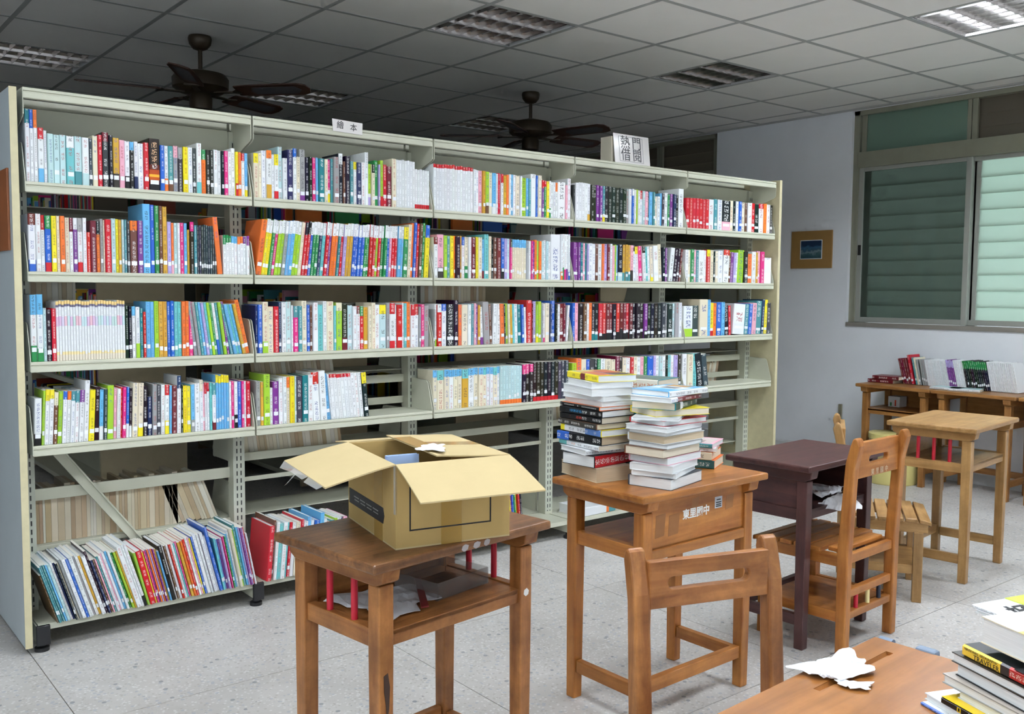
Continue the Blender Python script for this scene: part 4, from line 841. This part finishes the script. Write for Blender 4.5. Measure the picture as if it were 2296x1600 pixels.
stack(1.64,-1.525,.7503,math.radians(-72),[
 (.04,'c','t',PG_C,'cream paged novel',dict()),(.045,'c','t',PG_C,'cream paged novel with teal spine',dict()),(.04,'W','s',PG_C,'pale novel hidden by the front stack',dict()),(.045,'c','q',PG_C,'cream novel behind the front stack',dict()),(.04,'c','t',PG_D,'tan paged novel',dict()),
 (.03,'c','x',PG_C,'cream paged novel with blue green spine end',dict(r=3,bands=[(0,.28,PAL['x'],INKD),(.28,.34,lin('#4b3a66'),NO),(.34,1,PAL['c'],(.8,.4,.1,1))])),(.028,'o','s',PG_C,'cream paged novel with sky blue spine end',dict(r=-2,bands=[(0,.3,PAL['s'],INKD),(.3,.35,lin('#5b5a86'),NO),(.35,1,lin('#d9d6d6'),INKD)])),
 (.05,'x','q',PG_C,'thick novel with landscape cover',dict(r=-5,bands=[(0,.26,lin('#7fb0a8'),INKD),(.26,.31,lin('#4b3a76'),NO),(.31,1,lin('#e6dfd0'),(.6,.2,.1,1))],print=[(.04,.05,.96,.95,'#6f7a66'),(.04,.05,.5,.5,'#86694f'),(.5,.3,.96,.95,'#5d7a74')]))],1.0,'rear book stack',G1)
stack(1.85,-1.57,.7503,math.radians(-60),[
 (.032,'o','t',PG_C,'cream paged novel with dark teal spine',dict(bands=[(0,1,lin('#2b5a5c'),INKW_)])),(.03,'o','t',PG_C,'cream paged novel with orange cover edge',dict(bands=[(0,.5,lin('#3a7a7c'),INKD),(.5,1,PAL['c'],INKD)])),(.016,'W','W',PG_C,'slim white book',dict(r=4)),(.017,'p','x',PG_W,'slim book with pinkish printed cover',dict(r=-6,print=[(.05,.1,.95,.9,'#d9c9c6'),(.2,.2,.8,.5,'#a58d88')]))],.92,'small right book pile',G1)
# books on the near desk at the right edge
G2='books piled on the near orange desk'
AR=math.radians(-112.4)
def spine_text(o,s,size,u,v,mat=INKB,**k): # o: lying book; u along the spine in metres, v from the top board
    return text(s,size,'spine_lettering',mat,o,Matrix(((0,-1,0,v),(0,0,-1,-.0004),(1,0,0,u),(0,0,0,1))),extrude=.0002,**k)
def near(px,py,z,ang,L,Wd,t_,*a,flip=False,**k):
    # px,py: world point of the corner at the spine start; ang: direction the spine runs
    d_=Vector((math.cos(ang),math.sin(ang))); n=Vector((-d_.y,d_.x)); c=Vector((px,py))+d_*L/2+n*Wd/2
    return lying(c.x,c.y,z,ang+(math.pi if flip else 0),L,Wd,t_,*a,**k)
near(.598,-3.098,.7503,AR+.04,.27,.19,.004,'W','b',PG_W,'thin blue magazine under the near pile',G2)
near(.612,-3.097,.7547,AR,.255,.185,.010,'W','W',PG_W,'white magazine with black brush marks low in near pile',G2,flip=True,print_=[(.80,.70,.86,.73,'#222222'),(.84,.55,.88,.60,'#222222'),(.90,.62,.97,.64,'#333333'),(.88,.45,.95,.47,'#333333')])
o=near(.592,-3.132,.7651,AR+.03,.255,.18,.0115,'y','k',PG_W,'yellow framed magazine with space picture and black spine in near pile',G2,bands=[(0,1,lin('#1b1a18'),NO)],print_=[(.0,.0,1,1,'#ecc822'),(.14,.18,1,.85,'#262d63'),(.32,.3,.62,.62,'#5a74c4'),(.4,.38,.5,.5,'#c9d4f0')])
spine_text(o,'NATIONAL\nGEOGRAPHIC',.0038,.062,.006,bm('#d8d8d4'))
b=MB()
for q in ((.031,.0025,.0325,.0095),(.0365,.0025,.038,.0095),(.031,.0025,.038,.0035),(.031,.0085,.038,.0095)): b.box(q[1],-.0005,q[0],q[3],0,q[2])
b.build('spine_emblem',bm('#ecc822'),o)
near(.605,-3.15,.7770,AR,.26,.185,.012,'W','W',PG_W,'white magazine in the middle of near pile',G2,flip=True)
near(.612,-3.123,.7895,AR+.02,.27,.195,.014,'g','W',PG_W,'grey beige covered magazine with pink figure in near pile',G2,flip=True,print_=[(0,0,1,1,'#b4aaa0'),(.2,.2,.7,.75,'#3d3740'),(0,.3,.5,.8,'#b03f9c'),(.3,.1,.5,.45,'#d3b7a8')])
near(.621,-3.138,.8040,AR-.02,.27,.19,.0195,'k','W',PG_W,'thick white paged magazine with dark cover in near pile',G2,flip=True)
near(.617,-3.133,.8240,AR+.01,.265,.195,.0145,'d','W',PG_W,'white paged magazine with brown cover tip in near pile',G2,flip=True)
o=near(.613,-3.150,.8390,AR,.265,.19,.017,'k','y',PG_W,'black covered magazine with yellow travel title spine in near pile',G2,bands=[(0,.27,lin('#f0c840'),NO),(.27,.33,lin('#2c2a2c'),NO),(.33,.46,lin('#b02a28'),(.8,.7,.6,1)),(.46,1,lin('#f0c840'),NO)],print_=[(.36,.0,1,1,'#3c3c3e'),(.48,.0,1,.4,'#e2dcd8')])
spine_text(o,'NATIONAL GEOGRAPHIC',.0055,.036,.0045,bm('#6d5f30')); spine_text(o,'TRAVELER',.0105,.046,.0115,bm('#3a3326')); spine_text(o,'裡',.016,.15,.0085)
near(.768,-3.095,.8565,AR+.1,.27,.2,.0048,'W','W',PG_W,'white magazine under the food magazine in near pile',G2,flip=True)
o=near(.772,-3.088,.8615,AR+.12,.27,.2,.0045,'W','W',PG_W,'white food magazine with lime sticker in near pile',G2)
for c,u,v in (('好',.055,.052),('吃',.052,.098)): text(c,.046,'cover_lettering',INKB,o,Matrix(((0,0,-1,-.0004),(1,0,0,v),(0,-1,0,u),(0,0,0,1))),extrude=.0002,bold=.0015)
b=MB(); b.box(-.0012,.075,.0,0,.15,.035); b.build('lime_sticker',bm('#d3e34a'),o)
near(.612,-3.176,.8665,AR+.02,.26,.19,.0385,'c','W',PG_W,'thick white paged book with yellow and brown cover topping near pile',G2,flip=True,print_=[(0,0,1,1,'#f1edd8'),(.0,.15,.75,1,'#e8d67a'),(.0,.3,.62,.95,'#86604f'),(.0,.45,.5,.8,'#5f4640')])
# red books lying on the far wall desk
for k,(dy,z) in enumerate(((-.05,.7005),(-.085,.727))):
    lying(5.80,dy-.02,z,math.radians(-90+4*k),.2,.145,.026,'m','m',PG_C,['lower of two dark red books lying on farthest wall desk','upper of two dark red books lying on farthest wall desk'][k],'red books on wall desk')
for k,y in enumerate((-.60,-.72)): lying(5.70,y,.7005+.0,math.radians(-90+14*k),.2,.14,.016,'a','W',PG_C,['open pale book lying before the white row on wall desk','pale green book lying before the white row on wall desk'][k],'pale books on wall desk')
lying(XB[3]+.22,.10,ZB+.0006,math.radians(2),.27,.19,.05,'W','W',PG_W,'white boxed book lying on bottom shelf of the fourth bay','boxed book',bands=[(0,.72,PAL['W'],NO),(.72,.8,PAL['o'],NO),(.8,1,PAL['x'],NO)])

# ---------------------------------------------------------------- cardboard box
CARD=plain('kraft_cardboard',lin('#bda068'),.8,spec=.15,noise=.05,nscale=8); CARDI=plain('kraft_inside',lin('#c4b085'),.8,spec=.15,noise=.04,nscale=8); CEDGE=plain('cut_card_edge',lin('#a58a5a'),.9)
TAPE=plain('brown_tape',lin('#a8853f'),.18); CTAPE=plain('clear_tape',lin('#dcd8d0'),.08,alpha=.45)
bx=empty('cardboard_box',(.41,-1.902,.7505),math.radians(-11),label='open kraft cardboard box with flaps out on the worn desk',cat='box')
bw,bd_,bh,ct=.305,.36,.203,.004
b=MB(); b.box(0,0,0,bw,bd_,ct,1); b.box(0,0,ct,bw,ct,bh); b.box(0,bd_-ct,ct,bw,bd_,bh); b.box(0,ct,ct,ct,bd_-ct,bh); b.box(bw-ct,ct,ct,bw,bd_-ct,bh)
b.build('carton_body',[CARD,CARDI],bx)
def flap(name,p0,p1,out,L,drop,skew=.012,fold=0.0,mat=CARDI):
    p0,p1=Vector(p0),Vector(p1); o=Vector(out).normalized(); ax=(p1-p0).normalized(); n=5; P=[]
    for k in range(n+1):
        s=k/n; dz=-drop*(s**1.15)+fold*s*s; 
        for (q,sg) in ((p0,1),(p1,-1)): P.append(q+ax*(sg*skew*s)+o*(L*s)+Vector((0,0,dz)))
    m=MB(); N_=len(P); up=Vector((0,0,.0035)); V=[tuple(p+up) for p in P]+[tuple(p) for p in P]; Fc=[]
    for k in range(n):
        a=2*k; Fc.append((a,a+1,a+3,a+2)); Fc.append((N_+a+1,N_+a,N_+a+2,N_+a+3)); Fc.append((a,a+2,N_+a+2,N_+a)); Fc.append((a+3,a+1,N_+a+1,N_+a+3))
    Fc+= [(1,0,N_,N_+1),(N_-2,N_-1,2*N_-1,2*N_-2)]
    m.poly(V,Fc); return m.build(name,mat,bx)
flap('flap',(0,0,bh),(bw,0,bh),(0,-1,0),.172,.056,skew=-.006)
fl_l=flap('flap',(0,bd_,bh),(0,0,bh),(-1,0,0),.172,.038,skew=-.008)
flap('flap',(bw,bd_,bh),(0,bd_,bh),(0,1,0),.15,.02,skew=.01)
fr=flap('flap',(bw,0,bh+.001),(bw,bd_,bh+.001),(-1,0,0),.198,-.012,skew=.004)
# tape, print
b=MB()
for k in range(5):
    s0,s1=k/5,(k+1)/5; z0=bh+.001+.012*(s0**1.15)+.0038; z1=bh+.001+.012*(s1**1.15)+.0038
    b.face([(bw-.198*s0,.17,z0),(bw-.198*s0,.225,z0),(bw-.198*s1,.225,z1),(bw-.198*s1,.17,z1)])
b.build('tape',TAPE,fr)
b=MB(); b.box(bw-.198,.06,bh+.0165,bw-.150,.30,bh+.0172); b.build('tape',TAPE,fr)
b=MB(); b.box(.118,-.0006,0,.172,0,.20); b.build('tape',TAPE,bx); b=MB(); b.box(-.0006,.09,.0,0,.15,.20); b.build('tape',TAPE,bx)
b=MB(); b.box(-.0007,.0,.085,.004,.012,bh); b.build('torn_tape',CTAPE,bx)
b=MB()
for q in ((.035,.045,.0385,.17),(.2490,.045,.2525,.17),(.035,.042,.2525,.0455),(.035,.168,.2525,.1715)): b.box(q[0],-.0009,q[1],q[2],0,q[3])
b.build('printed_rectangle',INKB,bx)
b=MB(); b.prism([(.085,.045),(.35,.045),(.35,.085),(.085,.085),(.077,.065)],'x',-.0009,0); st=b.build('printed_strip',plain('dark_print',(.02,.022,.028),.5),bx)
b=MB()
for k in range(4):
    y=.12+.05*k; b.box(-.0012,y,.068,-.0008,y+.04,.0705); b.box(-.0012,y,.060,-.0008,y+.035,.0620)
b.build('strip_lettering',plain('grey_print',(.35,.35,.34),.6),st)
for k,(u,dz) in enumerate(((.2,0),(.55,.004),(.85,-.006))): # frayed tape along the left flap edge
    b=MB(); y0=bd_*u; b.poly([(-.172,y0-.06,bh-.036),(-.172,y0+.06,bh-.035),(-.186,y0+.055,bh-.046+dz),(-.184,y0-.05,bh-.044)],[(0,1,2,3)]); b.build('frayed_tape',CTAPE,fl_l)
b=MB(); b.poly([(-.172,.22,bh-.037),(-.172,.235,bh-.037),(-.20,.245,bh-.075),(-.205,.24,bh-.075)],[(0,1,2,3)]); b.build('frayed_tape',CTAPE,fl_l)
a11=math.radians(-11)
def inbox(x,y): v=R(a11,'Z') @ Vector((x,y,0)); return .41+v.x,-1.902+v.y
x_,y_=inbox(.19,.17)
for k in range(3): lying(x_,y_,.756+k*.032,a11+math.pi/2,.21,.148,.031,['W','a','c'][k],['b','t','r'][k],PG_W,['book lying at the bottom inside the cardboard box','second book inside the cardboard box','third book inside the cardboard box'][k],'books inside the cardboard box')
q_=dict(t=.014,h=.206,d=.085); mb=MB(); book_geo(mb,q_,[(0,1,lin('#8fa8dc'),NO)],lin('#a7bfe6'),solid=False); ob=mb.build('book',BOOK,None,colors=True); x_,y_=inbox(.006,.092); ob.matrix_world=T(x_,y_,.755) @ R(a11-math.pi/2,'Z') @ T(0,0,.002); pg=MB(); page_geo(pg,q_); pg.build('page_block',PG_W,ob); tag(ob,'light blue book corner standing inside the open cardboard box','book','books inside the cardboard box')
def crumple(name,loc,rz,sx,sy,amp,label,cat,mat=PAPER,n=12,parent=None,seed=1,droop=0):
    rnd=random.Random(seed); V=[];Fc=[]
    ph=[(rnd.uniform(4,11),rnd.uniform(4,11),rnd.uniform(0,6)) for _ in range(5)]
    for i in range(n+1):
        for j in range(n+1):
            u,v=i/n-.5,j/n-.5; ed=max(abs(u),abs(v))*2
            jx=rnd.uniform(-.2,.2)/n; jy=rnd.uniform(-.2,.2)/n
            z=sum(abs(math.sin(a*u+b*v+c)) for a,b,c in ph)/5*amp+rnd.uniform(0,amp*.12)
            k=1-.16*math.sin(3*math.atan2(v,u)+seed)*(ed**2)-.1*math.sin(7*math.atan2(v,u)+2*seed)*(ed**3)-.12*ed*ed
            V.append(((u+jx)*sx*k,(v+jy)*sy*k,z*(1-.35*ed)-droop*ed*ed+.0006))
    for i in range(n):
        for j in range(n):
            a=i*(n+1)+j; Fc.append((a,a+n+1,a+n+2,a+1))
    m=MB(); m.poly(V,Fc); o=m.build(name,mat,parent); o.location=loc; o.rotation_euler=(0,0,rz)
    s=o.modifiers.new('thickness','SOLIDIFY'); s.thickness=.0006; s.offset=1
    if label: tag(o,label,cat)
    return o
x_,y_=inbox(.128,.085); crumple('paper_sheet',(x_,y_,.7505+bh+.0185),.9,.105,.07,.006,'crumpled white paper lying on the folded box flap','paper',seed=5)
crumple('paper_wrapper',(.612,-2.948,.7505),-.15,.14,.085,.014,'crumpled white plastic wrapper on the near orange desk','wrapper',plain('white_plastic_film',lin('#f0f1f6'),.25),seed=3,n=18)
crumple('paper_wrapper',(.575,-3.002,.7505),-.9,.055,.03,.008,'torn end of white wrapper beside the pen groove','wrapper',plain('white_plastic_scrap',lin('#eef0f6'),.25),seed=9,n=8)
ca,sa=math.cos(math.radians(7.5)),math.sin(math.radians(7.5))
def onA(x,y): return .575+x*ca-y*sa,-1.737+x*sa+y*ca
zA=.75-.024-.042-.11-.004
x_,y_=onA(-.1,0); crumple('paper_sheet',(x_,y_,zA+.0005),.2,.24,.24,.012,'printed white sheets lying inside the worn desk','paper',seed=11)
x_,y_=onA(-.0,-.03); b=MB(); b.prism([(-.10,-.10),(-.08,-.105),(.05,.09),(.03,.09)],'z',0,.004); o=b.build('red_folder',bm('#7d2a2c')); o.location=(x_+.01,y_,zA+.0135); o.rotation_euler=(0,0,.1); tag(o,'narrow dark red folder edge inside the worn desk','folder')
x_,y_=onA(.09,.0); tr=empty('plastic_tray',(x_,y_,zA+.0005),math.radians(12),label='clear plastic tray inside the worn desk',cat='tray')
CLR=plain('clear_plastic',lin('#8f8783'),.12,alpha=.3)
b=MB(); b.box(-.1,-.08,0,.1,.08,.002); b.build('tray_base',CLR,tr)
b=MB(); b.box(-.1,-.08,.002,-.097,.08,.045); b.box(.097,-.08,.002,.1,.08,.045); b.box(-.097,-.08,.002,.097,-.077,.045); b.box(-.097,.077,.002,.097,.08,.045); b.build('tray_wall',CLR,tr)
zC=.72-.024-.042-.11-.004
crumple('paper_sheet',(2.60,-1.60,zC+.001),.5,.24,.2,.05,'crumpled printed papers inside the maroon desk','paper',seed=21)
crumple('paper_sheet',(2.56,-1.74,zC+.02),.2,.17,.14,.02,'white paper hanging out of the maroon desk','paper',seed=22,droop=.045)
b=MB(); b.box(5.80,-.19,.523,5.90,-.1,.60); o=b.build('small_carton',plain('white_carton',lin('#dadada'),.6)); tag(o,'small white carton with green and red marks in farthest wall desk','box')
for y,c,h_ in ((-.12,'#2c8a4c',.02),(-.155,'#c8442c',.04)):
    b=MB(); b.box(5.7992,y-.008,.53,5.80,y+.004,.535+h_); b.build('printed_mark',bm(c),o)

# ---------------------------------------------------------------- tubs by the wall
def tub(z0,r,h,rim,col,label,dark):
    t_=empty('round_tub',(5.63,-.235,z0),label=label,cat='tub',group='round tubs by the wall')
    b=MB(); b.lathe([(r*.96,0),(r,.01),(r,h-.004),(r-.006,h),(r-.012,h-.004),(r-.014,.02),(.0001,.018)],n=40); b.build('tub_wall',col,t_,smooth=True)
    if rim:
        b=MB(); b.lathe([(r+.001,h-.04),(r+.004,h-.038),(r+.004,h-.002),(r+.001,h)],n=40); b.build('rim_band',rim,t_,smooth=True)
    return t_
YEL=plain('pale_yellow_plastic',lin('#e6d88c'),.4); BEI=plain('beige_tub_board',lin('#b6a77e'),.6,noise=.06)
tub(0,.185,.175,None,YEL,'wide pale yellow round tub on the floor by wall',True)
tub(.02,.158,.335,YEL,BEI,'beige round bin with yellow rim standing in the yellow tub',True)
b=MB(); b.box(XW-.02,.42,.28,XW-.002,.445,.47); tag(b.build('wall_bracket',plain('brass_grey',lin('#a8a48c'),.4,metal=.4)),'slim pale metal bracket low on the white wall','bracket')
b=MB(); b.box(XW-.03,.418,.25,XW-.002,.448,.285); o=b.build('bracket_foot',BLACKP)
o.parent=bpy.data.objects['wall_bracket']
